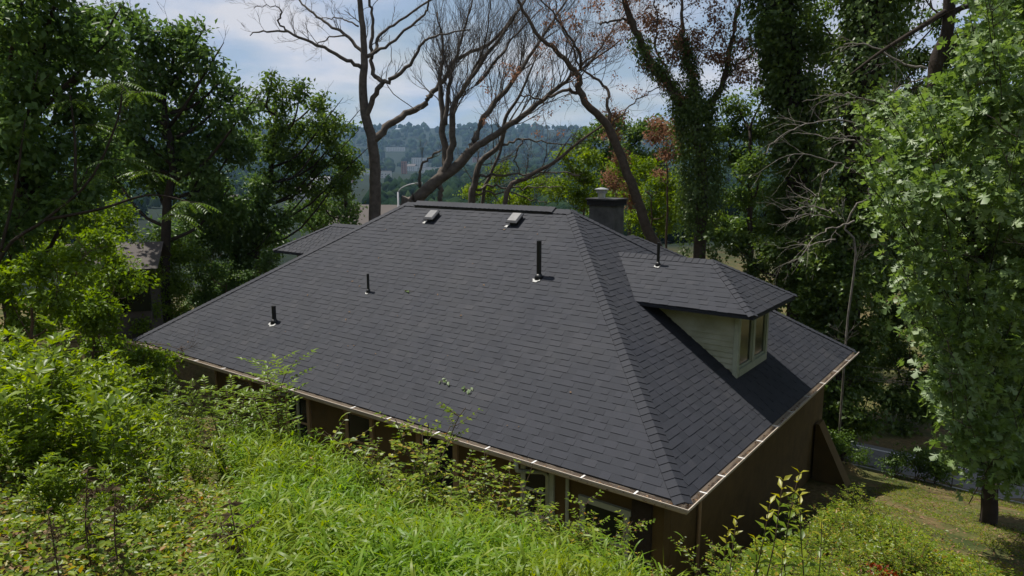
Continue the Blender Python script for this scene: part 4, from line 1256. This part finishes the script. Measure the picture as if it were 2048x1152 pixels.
# ================================================================== foreground weeds
def weed(kind, seed):
    """returns (stem mesh, leaf mesh) of one plant, base at the origin"""
    global rg
    keep = rg; rg = np.random.default_rng(seed)
    st = MB(); st.smooth = True
    ps, ds, ns, sz, rn = [], [], [], [], []
    def lf(p, d, n, s, r=None):
        ps.append(p); ds.append(d); ns.append(n); sz.append(s); rn.append(rg.random() if r is None else r)
    Zv = np.array([0, 0, 1.0])
    def stem(p, d, ln, r, n=10, wob=.06, up=.03):
        pts = [np.array(p, float)]; d = unit(d)
        for i in range(n):
            d = unit(d + rg.normal(size=3) * wob + Zv * up); pts.append(pts[-1] + d * ln / n)
        st.tube(pts, np.linspace(r, r * .4, n + 1), 4, cap=False); return np.array(pts)
    tm = tmpl_leaf(.36, .07, .18); mat = M['l_weed']; smat = M['stem']
    if kind == 'leafy':
        for s in range(rg.integers(2, 5)):
            a = rg.uniform(0, 6.28); p0 = np.array([math.cos(a), math.sin(a), 0]) * rg.uniform(0, .12)
            P = stem(p0, np.array([math.cos(a) * .22, math.sin(a) * .22, 1]), rg.uniform(.75, 1.25), .007, 14)
            for i in range(3, 15):
                for k in range(3):
                    b_ = rg.uniform(0, 6.28); d = np.array([math.cos(b_), math.sin(b_), rg.uniform(.1, .8)])
                    f = rg.random(); q = P[i - 1] + (P[i] - P[i - 1]) * f
                    if rg.random() < .3 and i > 5:
                        B_ = stem(q, d, rg.uniform(.12, .28), .003, 4)
                        for j in range(1, 5):
                            for sg in range(2):
                                c = rg.uniform(0, 6.28); lf(B_[j], np.array([math.cos(c), math.sin(c), .5]) + d * .6, Zv + rg.normal(size=3) * .4, rg.uniform(.08, .14))
                    else: lf(q, d, Zv + rg.normal(size=3) * .35, rg.uniform(.11, .19))
    elif kind == 'ash':
        for s in range(rg.integers(2, 4)):
            a = rg.uniform(0, 6.28)
            P = stem((0, 0, 0), np.array([math.cos(a) * .3, math.sin(a) * .3, 1]), rg.uniform(.8, 1.25), .010, 12)
            for i in range(4, 13):
                for sg in (-1, 1):
                    b_ = i * 1.57 + (0 if sg > 0 else math.pi) + rg.normal() * .2
                    d = np.array([math.cos(b_), math.sin(b_), .55]); F = stem(P[i], d, rg.uniform(.18, .30), .003, 6, .03, -.02)
                    sdv = unit(np.cross(d, Zv)); r_ = rg.random()
                    for j in range(2, 7):
                        for q in (-1, 1): lf(F[j], sdv * q + unit(d) * .6, Zv + rg.normal(size=3) * .25, rg.uniform(.055, .085), r_ * .6 + rg.random() * .4)
                    lf(F[-1], d, Zv, .09, r_)
        tm = tmpl_leaf(.40, .06, .12); smat = M['brownstem']
    elif kind == 'stalk':
        P = stem((0, 0, 0), np.array([rg.normal() * .12, rg.normal() * .12, 1]), rg.uniform(.95, 1.15), .005, 24, .025)
        for i in range(5, 25):
            for sg in (0, 1):
                b_ = i * 1.57 + sg * math.pi + .4; d = np.array([math.cos(b_), math.sin(b_), .15 + .03 * i])
                lf(P[i], d, Zv + rg.normal(size=3) * .2, 0.1 * (1 - .5 * max(0, i - 12) / 12) * rg.uniform(.8, 1.15), (.93 if i > 21 else rg.random() * .85))
        tm = tmpl_leaf(.42, .08, .2); mat = M['l_cover']; smat = M['brownstem']
    elif kind == 'shrub':
        for s in range(7):
            a = rg.uniform(0, 6.28)
            P = stem((0, 0, 0), np.array([math.cos(a) * .5, math.sin(a) * .5, 1]), rg.uniform(.5, 1.0), .007, 11, .10, -.02)
            for i in range(2, 12):
                for k in range(3):
                    b_ = rg.uniform(0, 6.28); d = np.array([math.cos(b_), math.sin(b_), .4])
                    if rg.random() < .4:
                        B_ = stem(P[i - 1], d, rg.uniform(.1, .25), .003, 4)
                        for j in range(1, 5):
                            for q in (-1, 1): lf(B_[j], unit(np.cross(d, Zv)) * q + d * .5, Zv + rg.normal(size=3) * .3, rg.uniform(.035, .06))
                    else: lf(P[i - 1], d, Zv + rg.normal(size=3) * .3, rg.uniform(.04, .065))
        tm = tmpl_leaf(.5, .06, .1); mat = M['l_cover']; smat = M['brownstem']
    elif kind == 'dry':
        P = stem((0, 0, 0), np.array([rg.normal() * .08, rg.normal() * .08, 1]), rg.uniform(.7, .95), .008, 12, .04)
        for i in range(4, 13):
            for k in range(5):
                b_ = rg.uniform(0, 6.28); d = np.array([math.cos(b_), math.sin(b_), -.2]); lf(P[i], d, rg.normal(size=3), rg.uniform(.05, .09))
        for k in range(5):
            b_ = rg.uniform(0, 6.28); B_ = stem(P[-4], np.array([math.cos(b_), math.sin(b_), .9]), .16, .003, 4, .1, -.15)
            for q in B_[1:]:
                for _ in range(4): lf(q, rdir(1)[0], rg.normal(size=3), .035)
        mat = M['l_wither']; smat = M['brownstem']
    me_ = leaf_mesh(kind + '_leaves', np.array(ps), np.array(ds), np.array(ns), np.array(sz), tm, mat, np.clip(np.array(rn), 0, 1))
    sm = st.mesh(kind + '_stem', smat)
    rg = keep
    return sm, me_

def plant(name, meshes, x, y, rz, s, label, cat, group=None, tilt=(0, 0)):
    o = empty(name, (x, y, hz(x, y) - .02), rz)
    o.scale = (s, s, s); o.rotation_euler = (tilt[0], tilt[1], rz)
    tag(o, label, cat, group)
    add('stem', meshes[0], o); add('leaves', meshes[1], o)
    return o

def pxuv(px, py, dep):
    p = at(px, py, dep); return p[0], p[1]

V_leafy = [weed('leafy', 100 + i) for i in range(6)]
V_ash = [weed('ash', 200 + i) for i in range(3)]
V_stalk = [weed('stalk', 300 + i) for i in range(4)]
V_shrub = [weed('shrub', 400 + i) for i in range(4)]
V_dry = [weed('dry', 500 + i) for i in range(3)]

# dense stand of tall weeds on the left bank
n = 0
for k in range(400):
    if n >= 95: break
    px = rg.uniform(-60, 400); dep = rg.uniform(4.6, 10.5)
    x, y = pxuv(px, 800, dep); u, v = to_uv(x, y)
    if v > -3.9 or v < -8.3: continue
    if px > 330 and dep < 6.5: continue
    tall = np.interp(px, [-60, 120, 230, 300, 400], [1.15, 1.05, .95, .7, .4])
    s = tall * rg.uniform(.65, 1.05) * (1 if dep > 6.2 else .5 if dep > 5.2 else .35)
    plant('leafy_weed', V_leafy[n % 6], x, y, rg.uniform(0, 6.28), s, 'tall leafy weed on the left bank ' + ('below the fresh green bush' if px < 110 else 'before the broad leafy bush' if px < 240 else 'beside the vine-covered shrub'), 'weed', 'tall weeds on the left bank', (rg.normal() * .1, rg.normal() * .1)); n += 1
for i in range(14):
    u = rg.uniform(-.8, 5.5); v = rg.uniform(-6.2, -4.3); p = uvw(u, v)
    if p[0] < -.42 * p[1]: continue
    plant('grass_weed', V_leafy[i % 6], p[0], p[1], rg.uniform(0, 6.28), rg.uniform(.45, .65), 'leafy weed standing up through the bright grass on the bank', 'weed', 'leafy weeds in the bright grass')
# ash-like seedlings along the crest, in front of the wall
for i, (u, v, s, lab) in enumerate(((5.3, -4.1, 1.15, 'young shrub with paired leaflets rising before the second wall window'), (4.6, -4.0, 1.45, 'tallest young shrub with paired leaflets, just below the gutter elbow'), (3.8, -4.05, 1.3, 'young shrub with paired leaflets standing left of the back door'),
                                    (6.6, -4.2, .8, 'low young shrub with paired leaflets under the far wall window'), (4.2, -4.4, 1.0, 'low young shrub with paired leaflets in the grass below the tallest one'), (5.9, -4.3, .8, 'small young shrub with paired leaflets between the wall windows'))):
    p = uvw(u, v); plant('young_ash_shrub', V_ash[i % 3], p[0], p[1], rg.uniform(0, 6.28), s * .98, lab, 'shrub')
# small-leaved shrubs on the crest right of the door
for i, (u, s) in enumerate(((2.5, 1.0), (2.1, 1.5), (1.75, 1.75), (1.45, 1.5), (1.1, 1.2), (.8, 1.2), (.45, 1.35), (.1, 1.35), (-.2, 1.15), (-.5, 1.05), (-.8, .95), (-1.1, .8), (1.9, 1.0), (.9, .9), (.25, .9), (-.35, .8))):
    v = -3.95 + rg.normal() * .12
    where = 'before the back door' if u > 1.3 else 'before the small wall window' if u > .35 else 'before the framed window by the dark panel' if u > -.6 else 'at the end of the crest by the house corner'
    p = uvw(u, v); plant('small_leaved_shrub', V_shrub[i % 4], p[0], p[1], rg.uniform(0, 6.28), s * .95, 'small-leaved shrub on the bank crest ' + where, 'shrub', 'small-leaved shrubs along the bank crest')
for i in range(40):
    u = rg.uniform(-4.8, -1.4); v = rg.uniform(-3.6, 4.5)
    if v > 1.5 and u < -2.6: u = rg.uniform(-2.6, -1.3)
    p = uvw(u, v); plant('low_shrub', V_shrub[i % 4], p[0], p[1], rg.uniform(0, 6.28), rg.uniform(.4, .9), 'low small-leaved shrub in the ground cover ' + ('among the upright leafy stalks' if v < -1 else 'along the right wall of the house' if v > 1.5 else 'around the red-leaved plant'), 'shrub', 'low shrubs in the ground cover by the lawn')
# upright stalks with paired leaves near the right corner
for i, (px, top, s, dep) in enumerate(((1490, 960, 1.0, 4.9), (1530, 955, 1.05, 5.0), (1590, 985, .95, 5.1), (1655, 1005, .95, 5.2), (1640, 1050, .75, 5.1), (1560, 1050, .75, 4.8), (1475, 1070, .6, 4.7), (1410, 1065, .6, 4.9), (1540, 1090, .5, 4.6))):
    x, y = pxuv(px, top, dep)
    g_ = hz(x, y); h_ = at(px, top, dep)[2] - g_
    plant('leafy_stalk', V_stalk[i % 4], x, y, rg.uniform(0, 6.28), max(.35, h_ / 1.05), 'upright weed stalk with paired leaves before the house corner', 'weed', 'upright leafy stalks by the house corner')
for i, (px, top, dep, lab) in enumerate(((475, 985, 4.2, 'withered brown weed with drooping seed heads in the tall grass'), (155, 900, 4.4, 'thin withered stalk in the ground cover on the left'), (112, 1010, 3.8, 'short dark dead stalk at the foot of the left weeds'), (215, 960, 4.2, 'leaning dead brown weed among the leafy weeds'))):
    x, y = pxuv(px, top, dep); h_ = at(px, top, dep)[2] - hz(x, y)
    plant('withered_weed', V_dry[i % 3], x, y, rg.uniform(0, 6.28), max(.3, h_ / .9), lab, 'weed')
# red leaved sprig by the lawn
x, y = pxuv(1790, 1065, 8.0)
t = Tree('red_leaf_plant', 'small plant with red leaves at the edge of the lawn', 'plant', (x, y))
for q in range(3): t.blob(t.o + np.array([rg.normal() * .08, rg.normal() * .08, .2 + .06 * q]), .09, .05, 3)
t.limb([t.o, t.o + np.array([0, 0, .3])], .008, .004, n=5, sides=4)
t.finish(M['brownstem'], M['l_red'])

# ---- uncountable cover
def scatter(n, u0, u1, v0, v1, keep=None, fo=1.4):
    u = rg.uniform(u0, u1, n); v = rg.uniform(v0, v1, n)
    x = NX + D1[0] * u + D2[0] * v; y = NY + D1[1] * u + D2[1] * v
    r = np.hypot(x, y)
    ok_ = (r > 2.2) & (rg.random(n) < np.clip((5.0 / r) ** fo, 0, 1)) & (y > 1.5) & (np.abs(x) < y * .82 + 1.2)
    if keep is not None: ok_ &= keep(u, v, x, y)
    return x[ok_], y[ok_], u[ok_], v[ok_]

# stilt grass: thin stems carrying short arching blades
x, y, u, v = scatter(19000, -1.6, 6.2, -7.6, -3.55, lambda u, v, x, y: (wav(x, y, 1.3) > -1.1 + .25 * np.maximum(0, u - 4)) & (u + .5 * (v + 6) < 5.5) & (x > -.40 * y + .25 * wav(x, y, 2.1)))
hh = .34 + .17 * wav(x, y, 1.9) + rg.random(len(x)) ** 2 * .42
hh = np.clip(hh, .14, .85) * np.where(v > -4.5, np.where(u < 1.2, .6, .85), 1)
z = height(x, y)
lean = rg.normal(size=(len(x), 2)) * .22
bs, ds, ns, sz = [], [], [], []
for k in range(6):
    f = rg.uniform(.3, 1.05, len(x))
    bs.append(np.stack([x + lean[:, 0] * f * hh, y + lean[:, 1] * f * hh, z + hh * f], 1))
    a = rg.uniform(0, 6.28, len(x))
    ds.append(np.stack([np.cos(a), np.sin(a), rg.uniform(-.1, .9, len(x))], 1)); ns.append(np.array([0, 0, 1.0]) + rdir(len(x)) * .45)
    sz.append(rg.uniform(.08, .20, len(x)))
bs = np.concatenate(bs); ds = np.concatenate(ds); ns = np.concatenate(ns); sz = np.concatenate(sz)
g = add('tall_grass', leaf_mesh('tall_grass', bs, ds, ns, sz, tmpl_blade(.105), M['l_grass'], np.clip(rg.beta(2, 2.6, len(bs)), 0, 1)))
tag(g, 'dense bright green arching grass on the bank behind the house', 'grass', kind='stuff')
k_ = rg.permutation(len(x))[:2600]
a = rg.uniform(0, 6.28, len(k_))
g = add('arching_blades', leaf_mesh('arching_blades', np.stack([x[k_], y[k_], z[k_] + hh[k_] * .6], 1), np.stack([np.cos(a), np.sin(a), rg.uniform(.3, 1.3, len(k_))], 1), np.array([0, 0, 1.0]) + rdir(len(k_)) * .3, rg.uniform(.22, .46, len(k_)), (tmpl_blade(.045)[0] * np.array([1, 1, 2.0]), tmpl_blade()[1]), M['l_grass'], rg.uniform(.6, .95, len(k_))))
tag(g, 'long pale arching blades over the bright grass on the bank', 'grass', kind='stuff')
# stems of that grass
sb = np.stack([x, y, z - .02], 1); sdv = np.stack([lean[:, 0], lean[:, 1], np.ones(len(x))], 1)
g = add('grass_stems', leaf_mesh('grass_stems', sb, sdv, rdir(len(x)), hh * 1.1, tmpl_blade(.022), M['l_grass'], rg.random(len(x)) * .9 + .1))
tag(g, 'thin upright stems in the bright grass on the bank', 'grass', kind='stuff')

def cover(n, box, hmax, size, tm, mat, name, lab, cat, keep=None, fo=1.4):
    x, y, u, v = scatter(n, *box, keep=keep, fo=fo)
    z = height(x, y); k = len(x)
    hl_ = np.clip(.45 + .5 * wav(x, y, 2.3), .05, 1.2) * hmax
    p = np.stack([x, y, z + rg.random(k) ** .6 * hl_], 1)
    d = rdir(k); d[:, 2] = np.abs(d[:, 2]) * .4
    nr = np.array([0, 0, 1.0]) + rdir(k) * .55
    o = add(name, leaf_mesh(name, p, d, nr, rg.uniform(size * .6, size * 1.3, k), tm, mat))
    tag(o, lab, cat, kind='stuff'); return o
cover(120000, (-1.8, 13, -9.3, -3.2), .40, .052, tmpl_simple(.6), M['l_cover'], 'ground_cover', 'low leafy ground cover on the left of the bank', 'ground cover', lambda u, v, x, y: (x < -.4 + .35 * wav(x, y, 1.5)))
cover(100000, (-7.0, -.9, -6.5, 5.2), .5, .06, tmpl_simple(.6), M['l_cover'], 'ground_cover', 'low sunlit ground cover between the house corner and the lawn', 'ground cover', lambda u, v, x, y: (v < 3.4 + 1.2 * wav(x, y, 1.2)) & (x > .6) & (u < -1.0 + .3 * wav(x, y, 2)), fo=.6)
cover(40000, (-1.6, 6.0, -7.4, -3.6), .45, .055, tmpl_simple(.5), M['l_cover'], 'ground_cover', 'broader weed leaves mixed into the bright grass on the bank', 'ground cover', lambda u, v, x, y: (wav(x, y, 3.1) > .25) & (x > -.42 * y))
cover(30000, (-1.5, 3.5, -5.8, -2.0), .10, .05, tmpl_simple(.6), M['l_dry'], 'leaf_litter', 'brown leaf litter and dry stems on the bank crest', 'leaf litter', lambda u, v, x, y: u < 1.6)
cover(90000, (-9, -1.0, 1.0, 13.0), .07, .06, tmpl_simple(.16), M['l_cover'], 'lawn_grass', 'short patchy grass on the worn lawn', 'grass', lambda u, v, x, y: wav(x, y, 2.0) + .6 * wav(x, y, 5.0) > -.25, fo=.5)
cover(22000, (-9, -.9, .5, 13.0), .02, .06, tmpl_simple(.6), M['l_dry'], 'leaf_litter', 'dry leaves scattered over the lawn', 'leaf litter')
cover(26000, (-2, 15, -9.3, -3.5), .05, .06, tmpl_simple(.6), M['l_dry'], 'leaf_litter', 'dead leaves on the ground under the weeds', 'leaf litter')
cover(26000, (-1.5, 15, -3.6, -1.0), .45, .06, tmpl_leaf(.5), M['l_mid'], 'bank_ivy', 'shaded leafy growth on the steep bank below the crest', 'ground cover')

# ---- debris on the roof: leaf sprays and single leaves, each its own thing
def roof_pt(u, v): 
    p = uvw(u, v); return np.array([p[0], p[1], EAVE + v * PIT + .035])
rn_ = unit(-D2 * sn + np.array([0, 0, cs]))
for (u, v, k, lab) in ((4.88, .82, 9, 'larger fallen leaf spray low on the rear roof slope'), (5.5, .85, 6, 'smaller fallen leaf spray beside the larger one on the roof'), (8.3, 2.7, 4, 'thin fallen twig right of the thin vent pipe')):
    p = roof_pt(u, v); o = empty('fallen_leaf_spray', p); tag(o, lab, 'leaf')
    st = MB(); pts = [D1 * .16 + rn_ * .005, rn_ * .012, -D1 * .12 + D2 * .05 * cs + rn_ * .03]; st.tube(pts, [.005, .004, .002], 4); st.build('twig', M['brownstem'], o)
    b_ = np.array([D1 * rg.uniform(-.14, .14) + rg.normal(size=3) * .012 for _ in range(k)]); d = np.array([D1 * rg.normal() + (D2 * cs + np.array([0, 0, sn])) * rg.normal() for _ in range(k)])
    add('leaves', leaf_mesh('spray_leaves', b_ + rn_ * .015, d, np.tile(rn_, (k, 1)) + rg.normal(size=(k, 3)) * .35, rg.uniform(.06, .12, k), tmpl_leaf(.55, .1, .2), M['l_oak']), o)
lm = leaf_mesh('fallen_leaf', np.zeros((1, 3)), np.array([[1.0, 0, 0]]), np.array([[0, 0, 1.0]]), np.array([.075]), tmpl_leaf(.6, .15, .2), M['l_dry'])
q0 = Vector(rn_).to_track_quat('Z', 'Y')
for k in range(34):
    v = rg.uniform(.2, 5.0); u = rg.uniform(v + .4, L - v - .6)
    o = add('fallen_leaf', lm); o.location = roof_pt(u, v); o.rotation_euler = (q0 @ Vector((0, 0, 1)).to_track_quat('Z', 'Y')).to_euler()
    o.rotation_mode = 'QUATERNION'; o.rotation_quaternion = q0 @ __import__('mathutils').Quaternion((0, 0, 1), rg.uniform(0, 6.28)); s = rg.uniform(.4, 1.0); o.scale = (s, s, s)
    near = min(((11.79, 1.32, 'short thick vent pipe'), (9.57, 2.54, 'thin vent pipe'), (5.08, 3.52, 'tallest vent pipe'), (4.88, .82, 'fallen leaf sprays'), (9.6, 5.0, 'box vent above the thin pipe'), (1.2, .8, 'near roof corner')), key=lambda q: (q[0] - u) ** 2 + (q[1] - v) ** 2)[2]
    tag(o, 'pale dry leaf on the roof nearest the ' + near, 'leaf', 'dry leaves on the roof')

# ================================================================== far things
# valley woodland as one mass of low crowns
ico = [(0, 0, 1), (.89, 0, .45), (.28, .85, .45), (-.72, .53, .45), (-.72, -.53, .45), (.28, -.85, .45), (.72, .53, -.45), (-.28, .85, -.45), (-.89, 0, -.45), (-.28, -.85, -.45), (.72, -.53, -.45)]
icf = [(0, 1, 2), (0, 2, 3), (0, 3, 4), (0, 4, 5), (0, 5, 1), (1, 6, 2), (2, 7, 3), (3, 8, 4), (4, 9, 5), (5, 10, 1), (6, 7, 2), (7, 8, 3), (8, 9, 4), (9, 10, 5), (10, 6, 1)]
nF = 13000
rr = 150 * np.exp(rg.random(nF) ** .8 * math.log(3700 / 150.)); an = rg.uniform(-.75, .72, nF)
fx, fy = rr * np.sin(an), rr * np.cos(an)
keepf = (wav(fx, fy, .012) > -.55) | (rr > 1500)
for px_, dep_ in ((792, 2250), (840, 1800), (824, 1650), (808, 1300), (866, 1450), (764, 1050), (722, 1250), (640, 700), (690, 900), (600, 500), (440, 400), (908, 1700), (962, 1950)):
    cx = (px_ - 1024) / FPX * dep_ * 1.0   # the town's clearings
    keepf &= ~((np.abs(fx - cx * fy / dep_) < 34) & (fy > dep_ - 330) & (fy < dep_ + 40))
fx, fy, rr = fx[keepf], fy[keepf], rr[keepf]
fz = height(fx, fy)
fs = np.clip(np.exp(rg.normal(size=len(fx)) * .4), .4, 1.7) * 3.2 * np.clip(rr / 600, 1, 2.6)
tv = np.array(ico)
K = len(tv)
jit = 1 + .2 * rg.normal(size=(len(fx), K, 1))
Pv = np.stack([fx, fy, fz + fs * .9], 1)[:, None, :] + tv[None] * jit * fs[:, None, None] * np.array([1, 1, 1.15])
Ff = (np.array(icf)[None] + (np.arange(len(fx)) * K)[:, None, None]).reshape(-1)
me = bpy.data.meshes.new('far_woodland')
me.vertices.add(len(fx) * K); me.vertices.foreach_set('co', Pv.astype(np.float32).ravel())
me.loops.add(len(Ff)); me.loops.foreach_set('vertex_index', Ff.astype(np.int32))
npol = len(Ff) // 3
me.polygons.add(npol); me.polygons.foreach_set('loop_start', np.arange(npol, dtype=np.int32) * 3); me.polygons.foreach_set('loop_total', np.full(npol, 3, np.int32))
a_ = me.attributes.new('rnd', 'FLOAT', 'POINT'); a_.data.foreach_set('value', np.repeat(rg.random(len(fx)), K).astype(np.float32))
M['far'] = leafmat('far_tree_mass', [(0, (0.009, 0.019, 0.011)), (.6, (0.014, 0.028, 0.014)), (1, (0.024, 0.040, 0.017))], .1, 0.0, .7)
me.materials.append(M['far']); me.update(calc_edges=True)
tag(add('far_woodland', me), 'hazy woodland covering the valley and the far hills', 'woodland', kind='stuff')

# buildings of the town in the valley
M['bwhite'] = simple('pale_wall', (0.62, 0.60, 0.56), (0.5, 0.48, 0.44), 0.8, .3)
M['bbrick'] = simple('brick_wall', (0.34, 0.18, 0.13), (0.26, 0.14, 0.10), 0.9, .3)
M['broof'] = simple('pale_roof', (0.27, 0.27, 0.28), (0.2, 0.2, 0.2), 0.8, .2)
M['broofd'] = simple('brown_roof', (0.075, 0.062, 0.055), (0.05, 0.042, 0.038), 0.8, .2)
def building(px, dep, w, d, h, mat, roofm, lab, gable=False, rz=0, lift=0):
    p = at(px, 330, dep); x, y = p[0], p[1]
    o = empty('building', (x, y, hz(x, y)), rz); tag(o, lab, 'building')
    m_ = MB(); m_.bb(-w / 2, w / 2, -d / 2, d / 2, -2, h); m_.build('wall', mat, o)
    m_ = MB()
    if gable:
        for sg in (-1, 1):
            q = [np.array([-w / 2 - .4, sg * (d / 2 + .4), h - .1]), np.array([w / 2 + .4, sg * (d / 2 + .4), h - .1]), np.array([w / 2 + .4, 0, h + d * .28]), np.array([-w / 2 - .4, 0, h + d * .28])]
            m_.poly(q if sg < 0 else q[::-1])
        for sx in (-1, 1): m_.poly([(sx * w / 2, -d / 2, h), (sx * w / 2, d / 2, h), (sx * w / 2, 0, h + d * .27)])
    else:
        m_.bb(-w / 2 - .3, w / 2 + .3, -d / 2 - .3, d / 2 + .3, h + .003, h + .6)
    m_.build('roof', roofm, o)
    nw = max(2, int(w / 5)); nf = max(1, int(h / 3.6))
    for fl_ in range(nf):
        for k in range(nw):
            m_ = MB(); xc = -w / 2 + (k + .5) * w / nw; zc = 1.6 + fl_ * 3.4
            m_.bb(xc - .7, xc + .7, -d / 2 - .06, -d / 2 - .005, zc - .8, zc + .8); m_.build('window', M['glass'], o)
    return o
for a in ((792, 2250, 56, 25, 11, 'bwhite', 'broof', 'long pale flat-roofed building highest on the far valley side', False),
          (840, 1800, 36, 20, 24, 'bwhite', 'broof', 'tall pale block in the middle of the valley town', False),
          (824, 1650, 20, 16, 11, 'bwhite', 'broofd', 'pale gabled house left of the tall block', True),
          (808, 1300, 9, 9, 22, 'bbrick', 'broof', 'narrow reddish tower building in the town', False),
          (866, 1450, 44, 18, 10, 'bwhite', 'broof', 'low white flat-roofed building below the tall block', False),
          (764, 1050, 26, 14, 9, 'bwhite', 'broof', 'low white building beside the bare trunk', False),
          (722, 1250, 26, 14, 10, 'bwhite', 'broof', 'pale building left of the bare trunk', False),
          (640, 700, 18, 12, 8, 'bwhite', 'broof', 'white house behind the narrow dark tree', True),
          (690, 900, 18, 12, 9, 'bbrick', 'broofd', 'brick house glimpsed through the valley trees', True),
          (600, 500, 16, 10, 7, 'bwhite', 'broofd', 'pale house seen under the forked tree', True),
          (440, 400, 16, 10, 7, 'bwhite', 'broofd', 'pale house glimpsed under the tallest tree', True),
          (908, 1700, 44, 18, 12, 'bwhite', 'broof', 'white building behind the leaning bare stems', False),
          (962, 1950, 44, 20, 12, 'bbrick', 'broof', 'reddish building far behind the slender bare tree', False)):
    building(a[0], a[1], a[2], a[3], a[4], M[a[5]], M[a[6]], a[7], a[8], rg.uniform(-.3, .3))
# neighbour's house roof pieces below, on the left
def neigh(px, py, dep, w, d, rz, lab, rm):
    p = at(px, py, dep); zz_ = p[2]
    g_ = hz(p[0], p[1]); o = empty('neighbour_house', (p[0], p[1], g_), rz); tag(o, lab, 'house')
    hh_ = max(2.6, zz_ - g_)
    m_ = MB(); m_.bb(-w / 2, w / 2, -d / 2, d / 2, -1, hh_); m_.build('wall', M['bwhite'] if w > 5 else M['broofd'], o)
    m_ = MB()
    for sg in (-1, 1):
        q = [np.array([-w / 2 - .4, sg * (d / 2 + .5), hh_ - .15]), np.array([w / 2 + .4, sg * (d / 2 + .5), hh_ - .15]), np.array([w / 2 + .4, 0, hh_ + d * .25]), np.array([-w / 2 - .4, 0, hh_ + d * .25])]
        m_.poly(q if sg < 0 else q[::-1])
    for sx in (-1, 1): m_.poly([(sx * w / 2, -d / 2, hh_), (sx * w / 2, d / 2, hh_), (sx * w / 2, 0, hh_ + d * .24)])
    m_.build('roof', rm, o)
    for k in (-1, 0, 1):
        m_ = MB(); m_.bb(k * w / 3.2 - .5, k * w / 3.2 + .5, -d / 2 - .05, -d / 2 - .004, 1.0, 2.3); m_.build('window', M['glass'], o)
neigh(800, 456, 55, 10, 7, -.15, 'neighbouring house with brown roof just behind the ridge', M['broofd'])
neigh(232, 592, 24, 2.4, 2.2, .3, 'small shed with brown roof hidden in the left bushes', M['broofd'])
# street lamp behind the ridge
p = at(797, 420, 52); g_ = hz(p[0], p[1]); top = at(797, 384, 52)[2] - g_
o = empty('street_lamp', (p[0], p[1], g_)); tag(o, 'grey street lamp with curved arm behind the roof ridge', 'street lamp')
m_ = MB(); m_.smooth = True; m_.tube([(0, 0, 0), (0, 0, top)], [.09, .06], 8); m_.build('pole', M['flashlead'], o)
m_ = MB(); m_.smooth = True; m_.tube(catmull([(0, 0, top - .02), (.25, 0, top + .28), (.8, 0, top + .52), (1.35, 0, top + .62)], 10), .04, 6); m_.build('arm', M['flashlead'], o)
m_ = MB(); m_.bb(1.25, 1.75, -.12, .12, top + .54, top + .68); m_.build('lamp_head', M['galv'], o)
# overhead wires by the street
for i, (y0, y1) in enumerate(((716, 733), (738, 756), (742, 762))):
    m_ = MB(); a, b_ = at(1600, y0 - 3, 19), at(2150, y1 + 6, 17)
    m_.tube([a + (b_ - a) * f + np.array([0, 0, -.25 * 4 * f * (1 - f)]) for f in np.linspace(0, 1, 14)], .005, 4)
    tag(m_.build('utility_wire', M['black']), 'thin overhead wire crossing the shade beside the street', 'wire', 'overhead wires by the street')

# ---- air: pale haze between here and the hills
hm = bpy.data.materials.new('haze'); hm.use_nodes = True
hn = hm.node_tree.nodes; hn.clear()
ho = hn.new('ShaderNodeOutputMaterial'); hv = hn.new('ShaderNodeVolumePrincipled')
hv.inputs['Color'].default_value = (0.42, 0.68, 1.0, 1)
hv.inputs['Density'].default_value = HAZE
hv.inputs['Anisotropy'].default_value = 0.2
hm.node_tree.links.new(hv.outputs[0], ho.inputs['Volume'])
m_ = MB(); m_.bb(-6000, 6000, -120, 6500, -80, 330)
hb = m_.build('haze', hm); tag(hb, 'thin blue haze over the valley', 'haze', kind='stuff')

#print('TRIS', sum(len(me.polygons) * (1 if len(me.polygons) and me.polygons[0].loop_total == 3 else 2) for me in bpy.data.meshes))
